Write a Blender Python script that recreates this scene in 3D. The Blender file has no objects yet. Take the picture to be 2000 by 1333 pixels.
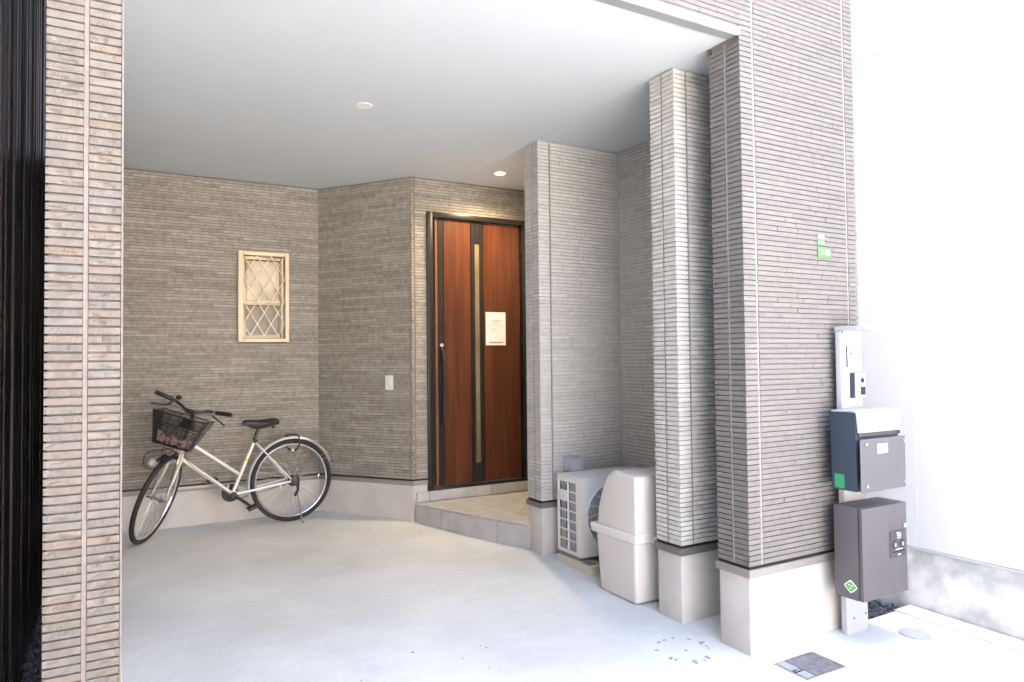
import bpy, bmesh, math, random
from mathutils import Vector, Matrix, Quaternion
random.seed(11)
R = math.radians
sc = bpy.context.scene
C = sc.collection

# ------------------------------------------------------------------ camera
F_PX, PITCH, ROLL, YAW = 1381.125, R(1.5698), R(-0.6088), R(29.596)
CAM = Vector((0, 0, 1.37))
fw = Vector((math.sin(YAW)*math.cos(PITCH), math.cos(YAW)*math.cos(PITCH), math.sin(PITCH)))
r0 = Vector((math.cos(YAW), -math.sin(YAW), 0)); u0 = r0.cross(fw)
rt = math.cos(ROLL)*r0 + math.sin(ROLL)*u0
up = -math.sin(ROLL)*r0 + math.cos(ROLL)*u0
cam = bpy.data.cameras.new('camera'); co = bpy.data.objects.new('camera', cam); C.objects.link(co)
cam.sensor_width = 36; cam.sensor_fit = 'HORIZONTAL'; cam.lens = 36*F_PX/2000
cam.clip_start = .02; cam.clip_end = 600
m3 = Matrix((rt, up, -fw)).transposed()
co.matrix_world = Matrix.Translation(CAM) @ m3.to_4x4()
sc.camera = co

def proj(p):
    d = Vector(p) - CAM; z = d.dot(fw)
    if z < .05: return None
    return (1000 + F_PX*d.dot(rt)/z, 666.5 - F_PX*d.dot(up)/z)

# ------------------------------------------------------------------ light
SUN_EL, SUN_AZ = 66.0, 20.0      # azimuth from +Y towards +X: the sun stands behind the house
w = bpy.data.worlds.new('World'); sc.world = w; w.use_nodes = True
nt = w.node_tree; nt.nodes.clear()
sky = nt.nodes.new('ShaderNodeTexSky'); sky.sky_type = 'NISHITA'; sky.sun_disc = False
sky.sun_elevation = R(SUN_EL); sky.sun_rotation = R(SUN_AZ)
sky.air_density = .8; sky.dust_density = 4.0; sky.ozone_density = .6
bg = nt.nodes.new('ShaderNodeBackground'); bg.inputs[1].default_value = 0.15
wo = nt.nodes.new('ShaderNodeOutputWorld')
nt.links.new(sky.outputs[0], bg.inputs[0]); nt.links.new(bg.outputs[0], wo.inputs[0])
sl = bpy.data.lights.new('sun', 'SUN'); sl.energy = 5.0; sl.angle = R(.53); sl.color = (1, .95, .87)
so = bpy.data.objects.new('sun', sl); C.objects.link(so)
sd = Vector((math.sin(R(SUN_AZ))*math.cos(R(SUN_EL)), math.cos(R(SUN_AZ))*math.cos(R(SUN_EL)), math.sin(R(SUN_EL))))
so.rotation_euler = sd.to_track_quat('Z', 'Y').to_euler(); so.location = (0, 0, 20)
vs = sc.view_settings
sc.display_settings.display_device = 'sRGB'
vs.view_transform = 'Standard'; vs.look = 'None'; vs.exposure = 4.0; vs.gamma = 1; vs.use_curve_mapping = False
sc.cycles.use_denoising = True
sc.cycles.max_bounces = 10; sc.cycles.diffuse_bounces = 6; sc.cycles.transparent_max_bounces = 24
sc.cycles.sample_clamp_indirect = 8

# ------------------------------------------------------------------ materials
def mat(name, col, rough=.6, metal=0., col2=None, nscale=20., nstretch=(1, 1, 1), bump=0., bscale=200., bstretch=(1, 1, 1),
        spec=.5, emit=None, estr=0, coat=0., alpha=1., trans=0., detail=4, lo=.35, hi=.65, coords='POS'):
    m = bpy.data.materials.new(name); m.use_nodes = True
    t = m.node_tree; N = t.nodes; Lk = t.links.new
    b = N['Principled BSDF']
    b.inputs['Base Color'].default_value = (*col, 1); b.inputs['Roughness'].default_value = rough
    b.inputs['Metallic'].default_value = metal; b.inputs['Specular IOR Level'].default_value = spec
    b.inputs['Coat Weight'].default_value = coat; b.inputs['Alpha'].default_value = alpha
    b.inputs['Transmission Weight'].default_value = trans
    if emit: b.inputs['Emission Color'].default_value = (*emit, 1); b.inputs['Emission Strength'].default_value = estr
    def coord(st):
        mp = N.new('ShaderNodeMapping'); mp.inputs['Scale'].default_value = st
        if coords == 'POS':
            g = N.new('ShaderNodeNewGeometry'); Lk(g.outputs['Position'], mp.inputs[0])
        else:
            g = N.new('ShaderNodeTexCoord'); Lk(g.outputs['Object'], mp.inputs[0])
        return mp
    if col2:
        mp = coord(nstretch); n = N.new('ShaderNodeTexNoise'); n.inputs['Scale'].default_value = nscale; n.inputs['Detail'].default_value = detail
        Lk(mp.outputs[0], n.inputs['Vector'])
        cr = N.new('ShaderNodeValToRGB'); cr.color_ramp.elements[0].position = lo; cr.color_ramp.elements[1].position = hi
        cr.color_ramp.elements[0].color = (*col, 1); cr.color_ramp.elements[1].color = (*col2, 1)
        Lk(n.outputs['Fac'], cr.inputs[0]); Lk(cr.outputs[0], b.inputs['Base Color'])
    if bump:
        mp = coord(bstretch); n = N.new('ShaderNodeTexNoise'); n.inputs['Scale'].default_value = bscale; n.inputs['Detail'].default_value = 5
        Lk(mp.outputs[0], n.inputs['Vector'])
        bp = N.new('ShaderNodeBump'); bp.inputs['Strength'].default_value = 1; bp.inputs['Distance'].default_value = bump
        Lk(n.outputs['Fac'], bp.inputs['Height']); Lk(bp.outputs[0], b.inputs['Normal'])
    return m

def siding_mat(name, tones, con=1., bump=.0012):
    m = mat(name, tones[0], .78, spec=.3)
    t = m.node_tree; N = t.nodes; Lk = t.links.new; b = N['Principled BSDF']
    oi = N.new('ShaderNodeObjectInfo'); ge = N.new('ShaderNodeNewGeometry')
    ad = N.new('ShaderNodeMath'); ad.operation = 'ADD'; Lk(oi.outputs['Random'], ad.inputs[0]); Lk(ge.outputs['Random Per Island'], ad.inputs[1])
    fr = N.new('ShaderNodeMath'); fr.operation = 'FRACT'; Lk(ad.outputs[0], fr.inputs[0])
    cr = N.new('ShaderNodeValToRGB'); e = cr.color_ramp.elements
    while len(e) < len(tones): e.new(.5)
    for i, c in enumerate(tones): e[i].position = i/(len(tones)-1); e[i].color = (*c, 1)
    Lk(fr.outputs[0], cr.inputs[0])
    # cloudy tint on the strip
    n1 = N.new('ShaderNodeTexNoise'); n1.inputs['Scale'].default_value = 26; n1.inputs['Detail'].default_value = 6
    Lk(ge.outputs['Position'], n1.inputs['Vector'])
    r1 = N.new('ShaderNodeMapRange'); r1.inputs[1].default_value = .3; r1.inputs[2].default_value = .7; r1.inputs[3].default_value = 1-.18*con; r1.inputs[4].default_value = 1+.14*con
    Lk(n1.outputs['Fac'], r1.inputs[0])
    mx = N.new('ShaderNodeMix'); mx.data_type = 'RGBA'; mx.blend_type = 'MULTIPLY'; mx.inputs[0].default_value = 1
    Lk(cr.outputs[0], mx.inputs[6]); Lk(r1.outputs[0], mx.inputs[7])
    # chisel marks: fine vertical streaks on some strips
    mp = N.new('ShaderNodeMapping'); mp.inputs['Scale'].default_value = (1, 1, .16); Lk(ge.outputs['Position'], mp.inputs[0])
    n2 = N.new('ShaderNodeTexNoise'); n2.inputs['Scale'].default_value = 330; n2.inputs['Detail'].default_value = 3; Lk(mp.outputs[0], n2.inputs['Vector'])
    st = N.new('ShaderNodeMapRange'); st.inputs[1].default_value = .36; st.inputs[2].default_value = .5; st.inputs[3].default_value = 1-.3*con; st.inputs[4].default_value = 1.0
    Lk(n2.outputs['Fac'], st.inputs[0])
    mk = N.new('ShaderNodeMath'); mk.operation = 'GREATER_THAN'; mk.inputs[1].default_value = .52
    ml = N.new('ShaderNodeMath'); ml.operation = 'MULTIPLY'; ml.inputs[1].default_value = 7.31; Lk(fr.outputs[0], ml.inputs[0])
    f2 = N.new('ShaderNodeMath'); f2.operation = 'FRACT'; Lk(ml.outputs[0], f2.inputs[0]); Lk(f2.outputs[0], mk.inputs[0])
    m2 = N.new('ShaderNodeMix'); m2.data_type = 'RGBA'; m2.blend_type = 'MULTIPLY'
    Lk(mk.outputs[0], m2.inputs[0]); Lk(mx.outputs[2], m2.inputs[6]); Lk(st.outputs[0], m2.inputs[7])
    Lk(m2.outputs[2], b.inputs['Base Color'])
    n3 = N.new('ShaderNodeTexNoise'); n3.inputs['Scale'].default_value = 60; n3.inputs['Detail'].default_value = 8; n3.inputs['Roughness'].default_value = .65
    Lk(ge.outputs['Position'], n3.inputs['Vector'])
    sm = N.new('ShaderNodeMath'); sm.operation = 'MULTIPLY_ADD'; sm.inputs[1].default_value = .5
    Lk(n2.outputs['Fac'], sm.inputs[0]); Lk(n3.outputs['Fac'], sm.inputs[2])
    bp = N.new('ShaderNodeBump'); bp.inputs['Distance'].default_value = bump*2.0*(.4+.6*con); bp.inputs['Strength'].default_value = .8
    Lk(sm.outputs[0], bp.inputs['Height']); Lk(bp.outputs[0], b.inputs['Normal'])
    return m

M = {}
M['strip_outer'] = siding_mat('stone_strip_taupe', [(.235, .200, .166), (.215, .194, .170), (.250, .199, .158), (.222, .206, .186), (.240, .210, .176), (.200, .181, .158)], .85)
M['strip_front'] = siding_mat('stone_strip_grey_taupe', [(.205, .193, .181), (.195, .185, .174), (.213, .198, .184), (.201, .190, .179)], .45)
M['strip_inner'] = siding_mat('stone_strip_lit', [(.58, .565, .535), (.55, .54, .515), (.61, .595, .56), (.57, .555, .525), (.52, .51, .485)], .5)  # lit copy of the siding: stronger light put into a paler tone
M['strip_back'] = siding_mat('stone_strip_shaded', [(.365, .335, .288), (.325, .30, .26), (.41, .377, .325), (.34, .313, .27), (.282, .26, .226)], 1.1)  # shaded copy of the inner siding, shade put into a darker tone
M['groove'] = mat('strip_groove', (.205, .194, .184), .9)
M['groove_pillar'] = mat('strip_groove_pillar', (.17, .147, .13), .9)
M['groove_back'] = mat('strip_groove_back', (.155, .14, .118), .9)
M['groove_inner'] = mat('strip_groove_inner', (.52, .505, .48), .9)
M['caulk'] = mat('joint_sealant', (.235, .195, .172), .7, col2=(.27, .23, .205), nscale=30)
M['caulk_grey'] = mat('joint_sealant_grey', (.34, .315, .30), .7)
M['trim'] = mat('base_drip_trim', (.31, .285, .265), .35, metal=.2)
M['trim_dark'] = mat('base_drip_trim_dark', (.17, .16, .15), .4, metal=.2)
M['lintel'] = mat('lintel_metal', (.62, .60, .57), .45)
M['lintel_grey'] = mat('lintel_soffit_metal', (.26, .26, .255), .5)
M['mortar'] = mat('rendered_foundation', (.56, .53, .49), .85, col2=(.63, .60, .56), nscale=5, bump=.0006, bscale=420)
M['ceiling'] = mat('ceiling_board', (.57, .605, .625), .8, bump=.0003, bscale=300)
M['upper'] = mat('upper_storey_render', (.3, .28, .26), .9)
M['dark_slat'] = mat('dark_slat', (.05, .042, .038), .34, col2=(.085, .062, .055), nscale=3, nstretch=(6, 6, .4), bump=.0004, bscale=60, bstretch=(4, 4, .2), spec=.5)
M['dark_back'] = mat('dark_back_and_drip_shadow', (.012, .011, .011), .7)  # slat backing, and the drip shadow strips under the cladding
M['white_wall'] = mat('white_wall_panel', (.70, .705, .715), .7, bump=.0005, bscale=260)
M['old_concrete'] = mat('weathered_concrete', (.44, .445, .425), .9, col2=(.72, .725, .71), nscale=7, bump=.0008, bscale=150, detail=8, lo=.38, hi=.62)
M['kerb'] = mat('kerb_concrete', (.55, .54, .52), .9, col2=(.66, .65, .63), nscale=18, bump=.0008, bscale=300)
M['gravel'] = mat('blue_grey_gravel', (.05, .06, .075), .8, col2=(.15, .165, .19), nscale=25, bump=.001, bscale=200)
M['soil'] = mat('soil_under_gravel', (.06, .06, .065), .95, col2=(.1, .1, .1), nscale=60)
M['pale_paving'] = mat('street_pale_concrete', (.46, .46, .455), .9, col2=(.53, .525, .52), nscale=60, bump=.002, bscale=300)  # pale concrete, brightened to bounce light into the carport
M['tile'] = mat('porch_tile', (.41, .405, .40), .6, col2=(.51, .505, .495), nscale=9, bump=.0006, bscale=90, detail=8, lo=.3, hi=.7)
M['grout'] = mat('tile_grout', (.56, .555, .54), .9)
M['black_metal'] = mat('black_door_metal', (.012, .011, .010), .35)
M['silver'] = mat('silver_paint', (.74, .72, .67), .32, metal=.35, coat=.3)
M['chrome'] = mat('chrome', (.80, .80, .79), .26, metal=.85)
M['dull_steel'] = mat('dull_steel', (.42, .41, .4), .4, metal=.9, col2=(.3, .28, .26), nscale=60)
M['dark_steel'] = mat('dark_bronze_bar', (.06, .052, .045), .3, metal=.7)
M['rubber'] = mat('tyre_rubber', (.025, .026, .027), .75, bump=.0006, bscale=400)
M['black_plastic'] = mat('black_plastic', (.018, .018, .019), .42)
M['saddle'] = mat('saddle_vinyl', (.022, .021, .021), .45, bump=.0004, bscale=500)
M['yellow'] = mat('yellow_sticker', (.75, .55, .08), .5)
M['lens'] = mat('lamp_lens', (.40, .40, .38), .08, spec=.8, coat=.6)
M['red_lens'] = mat('red_reflector', (.10, .03, .02), .25)
M['cream'] = mat('cream_window_metal', (.74, .61, .43), .45)
M['cream_dark'] = mat('window_rebate_shadow', (.10, .075, .055), .6)  # dark tone for the rebate and the painted shadow gaps
M['frost'] = mat('frosted_glass_reflection', (.33, .27, .165), .2, col2=(.58, .51, .37), nscale=4.5, bump=.0006, bscale=380, spec=.6)  # gold reflection put into the pane colour as soft cloudy tone
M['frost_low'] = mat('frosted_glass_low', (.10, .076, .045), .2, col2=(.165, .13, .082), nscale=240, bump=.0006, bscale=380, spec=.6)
M['door_glass'] = mat('frosted_door_glass', (.15, .108, .055), .2, col2=(.21, .165, .10), nscale=3, spec=.6)
M['paper'] = mat('paper', (.80, .78, .75), .8)
M['ink'] = mat('printed_ink', (.06, .06, .06), .8)
M['ink_pale'] = mat('pale_printed_ink', (.50, .48, .45), .8)
M['plastic_white'] = mat('white_plastic', (.72, .71, .68), .45)
M['ac'] = mat('ivory_sheet_metal', (.80, .78, .725), .4)
M['ac_dark'] = mat('fan_cavity', (.03, .03, .032), .7)
M['fins'] = mat('heat_exchanger_fins', (.42, .44, .49), .55, metal=.2, bump=.001, bscale=500, bstretch=(1, 1, .02))
M['pad'] = mat('cream_mounting_block', (.64, .60, .49), .75, bump=.0006, bscale=200)
M['bin'] = mat('beige_bin_plastic', (.70, .66, .61), .42, bump=.0002, bscale=300)
M['bin_light'] = mat('pale_bin_plastic', (.78, .75, .71), .42)
M['vent'] = mat('grey_vent_hood', (.40, .42, .46), .4)
M['pole'] = mat('white_pole_paint', (.46, .48, .505), .4)
M['navy'] = mat('navy_sheet_metal', (.034, .052, .080), .45)
M['mauve'] = mat('grey_mauve_metal', (.130, .126, .133), .42, spec=.4)
M['taupe_metal'] = mat('taupe_box_metal', (.115, .106, .112), .45, bump=.0002, bscale=900, spec=.4)
M['taupe_dark'] = mat('taupe_box_metal_dark', (.07, .064, .068), .45)
M['green'] = mat('green_sticker', (.035, .30, .14), .5)
M['lime'] = mat('lime_sticker', (.12, .42, .10), .5)
M['sign_green'] = mat('green_address_plate', (.105, .225, .095), .5)
M['white_print'] = mat('white_print', (.85, .86, .85), .6)
M['screen'] = mat('intercom_black', (.02, .022, .03), .15)
M['iron'] = mat('cast_iron_cover', (.12, .12, .13), .6, col2=(.2, .2, .21), nscale=40, bump=.0012, bscale=180)
M['lid_grey'] = mat('grey_round_lid', (.30, .33, .37), .7, col2=(.36, .39, .43), nscale=120)
M['damp'] = mat('damp_concrete', (.29, .31, .325), .5)
M['pebble'] = mat('pebble', (.09, .085, .08), .8)
M['cable'] = mat('cable_black', (.015, .015, .016), .45)

def wood_mat():
    m = mat('red_brown_woodgrain', (.2, .05, .015), .38, spec=.35)
    t = m.node_tree; N = t.nodes; Lk = t.links.new; b = N['Principled BSDF']
    g = N.new('ShaderNodeNewGeometry'); mp = N.new('ShaderNodeMapping'); mp.inputs['Scale'].default_value = (9, 9, .55); Lk(g.outputs['Position'], mp.inputs[0])
    n = N.new('ShaderNodeTexNoise'); n.inputs['Scale'].default_value = 1.6; n.inputs['Detail'].default_value = 7; n.inputs['Distortion'].default_value = .5; Lk(mp.outputs[0], n.inputs['Vector'])
    cr = N.new('ShaderNodeValToRGB'); e = cr.color_ramp.elements
    e[0].position = .3; e[0].color = (.050, .0142, .0058, 1); e[1].position = .72; e[1].color = (.130, .042, .0148, 1)
    k = e.new(.5); k.color = (.088, .0245, .0092, 1)
    Lk(n.outputs['Fac'], cr.inputs[0])
    mp2 = N.new('ShaderNodeMapping'); mp2.inputs['Scale'].default_value = (160, 160, 2.2); Lk(g.outputs['Position'], mp2.inputs[0])
    n2 = N.new('ShaderNodeTexNoise'); n2.inputs['Scale'].default_value = 1; n2.inputs['Detail'].default_value = 3; Lk(mp2.outputs[0], n2.inputs['Vector'])
    r = N.new('ShaderNodeMapRange'); r.inputs[1].default_value = .3; r.inputs[2].default_value = .7; r.inputs[3].default_value = .8; r.inputs[4].default_value = 1.12; Lk(n2.outputs['Fac'], r.inputs[0])
    x = N.new('ShaderNodeMix'); x.data_type = 'RGBA'; x.blend_type = 'MULTIPLY'; x.inputs[0].default_value = 1
    Lk(cr.outputs[0], x.inputs[6]); Lk(r.outputs[0], x.inputs[7]); Lk(x.outputs[2], b.inputs['Base Color'])
    return m
M['wood'] = wood_mat()
M['wood_edge'] = mat('wood_edge_strip', (.17, .065, .03), .45)

def concrete_floor():
    m = mat('driveway_concrete', (.5, .5, .5), .8, spec=.35)
    t = m.node_tree; N = t.nodes; Lk = t.links.new; b = N['Principled BSDF']
    g = N.new('ShaderNodeNewGeometry')
    n1 = N.new('ShaderNodeTexNoise'); n1.inputs['Scale'].default_value = 1.3; n1.inputs['Detail'].default_value = 8; n1.inputs['Distortion'].default_value = .3; Lk(g.outputs['Position'], n1.inputs['Vector'])
    cr = N.new('ShaderNodeValToRGB'); e = cr.color_ramp.elements
    e[0].position = .3; e[0].color = (.565, .585, .57, 1); e[1].position = .66; e[1].color = (.72, .74, .72, 1)
    k = e.new(.5); k.color = (.65, .67, .65, 1)
    Lk(n1.outputs['Fac'], cr.inputs[0])
    # sweeping trowel marks
    wv = N.new('ShaderNodeTexWave'); wv.wave_type = 'RINGS'; wv.inputs['Scale'].default_value = 2.2; wv.inputs['Distortion'].default_value = 9; wv.inputs['Detail'].default_value = 5
    wv.inputs['Detail Scale'].default_value = 2.4
    Lk(g.outputs['Position'], wv.inputs['Vector'])
    n2 = N.new('ShaderNodeTexNoise'); n2.inputs['Scale'].default_value = 90; n2.inputs['Detail'].default_value = 5; Lk(g.outputs['Position'], n2.inputs['Vector'])
    r = N.new('ShaderNodeMapRange'); r.inputs[1].default_value = .2; r.inputs[2].default_value = .8; r.inputs[3].default_value = .985; r.inputs[4].default_value = 1.012; Lk(wv.outputs['Fac'], r.inputs[0])
    x = N.new('ShaderNodeMix'); x.data_type = 'RGBA'; x.blend_type = 'MULTIPLY'; x.inputs[0].default_value = 1
    Lk(cr.outputs[0], x.inputs[6]); Lk(r.outputs[0], x.inputs[7])
    r2 = N.new('ShaderNodeMapRange'); r2.inputs[1].default_value = .3; r2.inputs[2].default_value = .7; r2.inputs[3].default_value = .93; r2.inputs[4].default_value = 1.05; Lk(n2.outputs['Fac'], r2.inputs[0])
    x2 = N.new('ShaderNodeMix'); x2.data_type = 'RGBA'; x2.blend_type = 'MULTIPLY'; x2.inputs[0].default_value = 1
    Lk(x.outputs[2], x2.inputs[6]); Lk(r2.outputs[0], x2.inputs[7]); Lk(x2.outputs[2], b.inputs['Base Color'])
    sm = N.new('ShaderNodeMath'); sm.operation = 'MULTIPLY_ADD'; sm.inputs[1].default_value = .04; Lk(wv.outputs['Fac'], sm.inputs[0]); Lk(n2.outputs['Fac'], sm.inputs[2])
    bp = N.new('ShaderNodeBump'); bp.inputs['Distance'].default_value = .0007; Lk(sm.outputs[0], bp.inputs['Height']); Lk(bp.outputs[0], b.inputs['Normal'])
    return m
M['concrete'] = concrete_floor()

def floral():
    m = mat('pink_floral_cloth', (.8, .5, .5), .85)
    t = m.node_tree; N = t.nodes; Lk = t.links.new; b = N['Principled BSDF']
    g = N.new('ShaderNodeNewGeometry'); v = N.new('ShaderNodeTexNoise'); v.inputs['Scale'].default_value = 34; v.inputs['Detail'].default_value = 3; Lk(g.outputs['Position'], v.inputs['Vector'])
    cr = N.new('ShaderNodeValToRGB'); cr.color_ramp.interpolation = 'CONSTANT'; e = cr.color_ramp.elements
    e[0].position = 0; e[0].color = (.42, .03, .06, 1); e[1].position = .42; e[1].color = (.85, .50, .50, 1)
    k = e.new(.50); k.color = (.82, .74, .70, 1); k = e.new(.6); k.color = (.55, .10, .12, 1); k = e.new(.66); k.color = (.80, .55, .55, 1)
    Lk(v.outputs['Fac'], cr.inputs[0]); Lk(cr.outputs[0], b.inputs['Base Color'])
    return m
M['floral'] = floral()
def emat(n, c, s):
    return mat(n, c, .5, emit=c, estr=s)
M['lit'] = emat('lit_downlight_lens', (1, .88, .70), 5)
M['unlit'] = mat('downlight_lens_off', (.74, .74, .70), .5)

# ------------------------------------------------------------------ mesh helpers
def ident(): return Matrix.Identity(4)
class MB:
    def __init__(s): s.v = []; s.f = []; s.mi = []; s.mats = []
    def mid(s, m):
        if m not in s.mats: s.mats.append(m)
        return s.mats.index(m)
    def add(s, vs, fs, m):
        o = len(s.v); s.v += [Vector(p) for p in vs]; k = s.mid(m)
        for f in fs: s.f.append([i+o for i in f]); s.mi.append(k)
        return s
    def box(s, x0, x1, y0, y1, z0, z1, m):
        return s.hexa([(x0,y0,z0),(x1,y0,z0),(x1,y1,z0),(x0,y1,z0),(x0,y0,z1),(x1,y0,z1),(x1,y1,z1),(x0,y1,z1)], m)
    def hexa(s, p, m):
        return s.add(p, [(3,2,1,0),(4,5,6,7),(0,1,5,4),(1,2,6,5),(2,3,7,6),(3,0,4,7)], m)
    def prism(s, poly, z0, z1, m):           # plan polygon, counter-clockwise
        n = len(poly)
        vs = [(x, y, z0) for x, y in poly] + [(x, y, z1) for x, y in poly]
        fs = [tuple(range(n))[::-1], tuple(range(n, 2*n))] + [(i, (i+1) % n, n+(i+1) % n, n+i) for i in range(n)]
        return s.add(vs, fs, m)
    def extrude(s, pts, vec, m):             # closed 3-d polygon swept along vec
        n = len(pts); vec = Vector(vec); pts = [Vector(p) for p in pts]
        nrm = Vector((0, 0, 0))
        for i in range(n): nrm += pts[i].cross(pts[(i+1) % n])
        if nrm.dot(vec) < 0: pts.reverse()
        vs = pts + [p+vec for p in pts]
        fs = [tuple(range(n))[::-1], tuple(range(n, 2*n))] + [(i, (i+1) % n, n+(i+1) % n, n+i) for i in range(n)]
        return s.add(vs, fs, m)
    def tube(s, path, r, m, n=8, closed=False, cap=True):
        P = [Vector(p) for p in path]; k = len(P)
        rs = r if isinstance(r, (list, tuple)) else [r]*k
        def tan(i):
            a = P[(i-1) % k] if (closed or i > 0) else P[i]; b = P[(i+1) % k] if (closed or i < k-1) else P[i]
            return (b-a).normalized()
        t = tan(0); ref = Vector((0, 0, 1)) if abs(t.z) < .9 else Vector((1, 0, 0))
        nv = t.cross(ref).normalized(); vs = []; fs = []
        for i in range(k):
            t2 = tan(i); nv = (nv - t2*nv.dot(t2)).normalized(); bv = t2.cross(nv)
            for j in range(n):
                a = 2*math.pi*j/n; vs.append(P[i] + (nv*math.cos(a)+bv*math.sin(a))*rs[i])
        rng = k if closed else k-1
        for i in range(rng):
            for j in range(n):
                i2 = (i+1) % k
                fs.append((i*n+j, i*n+(j+1) % n, i2*n+(j+1) % n, i2*n+j))
        if not closed and cap:
            fs.append(tuple(range(n))[::-1]); fs.append(tuple((k-1)*n+j for j in range(n)))
        return s.add(vs, fs, m)
    def ring(s, c, a, b, r_, t, m, n=48, k=8, sx=1.):     # torus in plane (a, b); sx widens the section along the normal
        c = Vector(c); a = Vector(a).normalized(); b = Vector(b).normalized(); nn = a.cross(b); vs = []; fs = []
        for i in range(n):
            th = 2*math.pi*i/n; d = a*math.cos(th)+b*math.sin(th)
            for j in range(k):
                ph = 2*math.pi*j/k; vs.append(c + d*(r_+t*math.cos(ph)) + nn*(t*sx*math.sin(ph)))
        for i in range(n):
            for j in range(k):
                i2 = (i+1) % n; j2 = (j+1) % k
                fs.append((i*k+j, i*k+j2, i2*k+j2, i2*k+j))
        return s.add(vs, fs, m)
    def disc(s, c, ax, r_, t, m, n=32, r2=None):         # cylinder along ax from c, length t
        c = Vector(c); ax = Vector(ax).normalized()
        return s.tube([c, c+ax*t], [r_, r2 if r2 is not None else r_], m, n)
    def ball(s, c, rx, ry, rz, m, n=12, k=8, rot=None):
        c = Vector(c); vs = []; fs = []
        for i in range(k+1):
            ph = math.pi*i/k
            for j in range(n):
                th = 2*math.pi*j/n
                p = Vector((rx*math.sin(ph)*math.cos(th), ry*math.sin(ph)*math.sin(th), rz*math.cos(ph)))
                vs.append(c + (rot @ p if rot else p))
        for i in range(k):
            for j in range(n):
                fs.append((i*n+j, (i+1)*n+j, (i+1)*n+(j+1) % n, i*n+(j+1) % n))
        return s.add(vs, fs, m)
    def mesh(s, name, inv=None, bevel=0, seg=2, smooth=False, ang=35):
        me = bpy.data.meshes.new(name)
        vs = [inv @ p for p in s.v] if inv else s.v
        me.from_pydata([tuple(p) for p in vs], [], s.f)
        for m in s.mats: me.materials.append(m)
        me.polygons.foreach_set('material_index', s.mi)
        if bevel:
            bm = bmesh.new(); bm.from_mesh(me)
            bmesh.ops.remove_doubles(bm, verts=bm.verts, dist=1e-6)
            ed = [e for e in bm.edges if len(e.link_faces) == 2 and e.calc_face_angle(0) > R(30)]
            bmesh.ops.bevel(bm, geom=ed, offset=bevel, segments=seg, affect='EDGES', profile=.6, clamp_overlap=True)
            bm.to_mesh(me); bm.free()
        if smooth or bevel:
            me.shade_smooth()
            me.set_sharp_from_angle(angle=R(ang))
        me.validate(); me.update()
        return me
    def build(s, name, parent=None, **kw):
        kind = kw.pop('kind', None); label = kw.pop('label', None)
        inv = None
        if parent is not None: inv = root_mat(parent).inverted()
        me = s.mesh(name, inv, **kw)
        o = bpy.data.objects.new(name, me); C.objects.link(o)
        if parent is not None: o.parent = parent
        if kind: o['kind'] = kind
        if label: o['label'] = label
        return o
def root_mat(o):
    m = o.matrix_basis.copy(); p = o.parent
    while p is not None: m = p.matrix_basis @ m; p = p.parent
    return m
def thing(name, label, cat, loc=(0, 0, 0), group=None, mw=None):
    o = bpy.data.objects.new(name, None); C.objects.link(o); o.empty_display_size = .1
    if mw is not None: o.matrix_basis = mw
    else: o.location = loc
    return tag(o, label, cat, group)
def tag(o, label, cat, group=None):
    o['label'] = label; o['category'] = cat
    if group: o['group'] = group
    return o
def text(name, body, size, mw, m, parent, thick=.0006, align='CENTER'):
    cu = bpy.data.curves.new(name, 'FONT'); cu.body = body; cu.size = size; cu.align_x = align; cu.align_y = 'CENTER'; cu.extrude = thick
    cu.materials.append(m)
    t = bpy.data.objects.new(name, cu); C.objects.link(t)
    t.matrix_basis = mw; bpy.context.view_layer.update()
    dg = bpy.context.evaluated_depsgraph_get()
    me = bpy.data.meshes.new_from_object(t.evaluated_get(dg)); me.name = name
    bpy.data.objects.remove(t)
    if not me.materials: me.materials.append(m)
    o = bpy.data.objects.new(name, me); C.objects.link(o)
    o.parent = parent; o.matrix_basis = root_mat(parent).inverted() @ mw
    return o

def gz(x, y): return -.04766566 + .00272603*x + .0206988*y

# ------------------------------------------------------------------ stone strip cladding
COURSE = .0245; DEP = .009
POOL = {}
def strip_mesh(cls, k, m):
    """unit strip of length cls (metres): local x along, z up, front face towards -y"""
    key = (round(cls, 3), k, m.name)
    if key in POOL: return POOL[key]
    rnd = random.Random(hash((round(cls*1000), k)) & 0xffff)
    L = cls; H = COURSE-.0029; b = MB(); c = .0012
    nx = 3; d = [DEP + rnd.uniform(-.0009, .0009) for _ in range(nx+1)]; e = [dd+rnd.uniform(-.0008, .0008) for dd in d]
    vs = []; fs = []
    xs = [-L/2 + .0005 + (L-.001)*i/nx for i in range(nx+1)]
    for i in range(nx+1):
        x = xs[i] + (rnd.uniform(-.2, .2)*L/nx if 0 < i < nx else 0)
        vs.append((x, -d[i], -H/2+c)); vs.append((x, -e[i], H/2-c))
    n = len(vs)
    for i in range(nx+1):
        x = -L/2 if i == 0 else (L/2 if i == nx else vs[2*i][0])
        vs.append((x, 0, -H/2)); vs.append((x, 0, H/2))
    for i in range(nx):
        fs.append((2*i, 2*i+2, 2*i+3, 2*i+1))
        fs.append((n+2*i, n+2*i+2, 2*i+2, 2*i)); fs.append((2*i+1, 2*i+3, n+2*i+3, n+2*i+1))
    fs.append((n, 0, 1, n+1)); fs.append((2*nx, n+2*nx, n+2*nx+1, 2*nx+1))
    b.add(vs, fs, m); POOL[key] = b.mesh('brick')
    return POOL[key]
CLS = [.03, .05, .07, .09, .11, .13, .16, .20, .25, .30]
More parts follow.
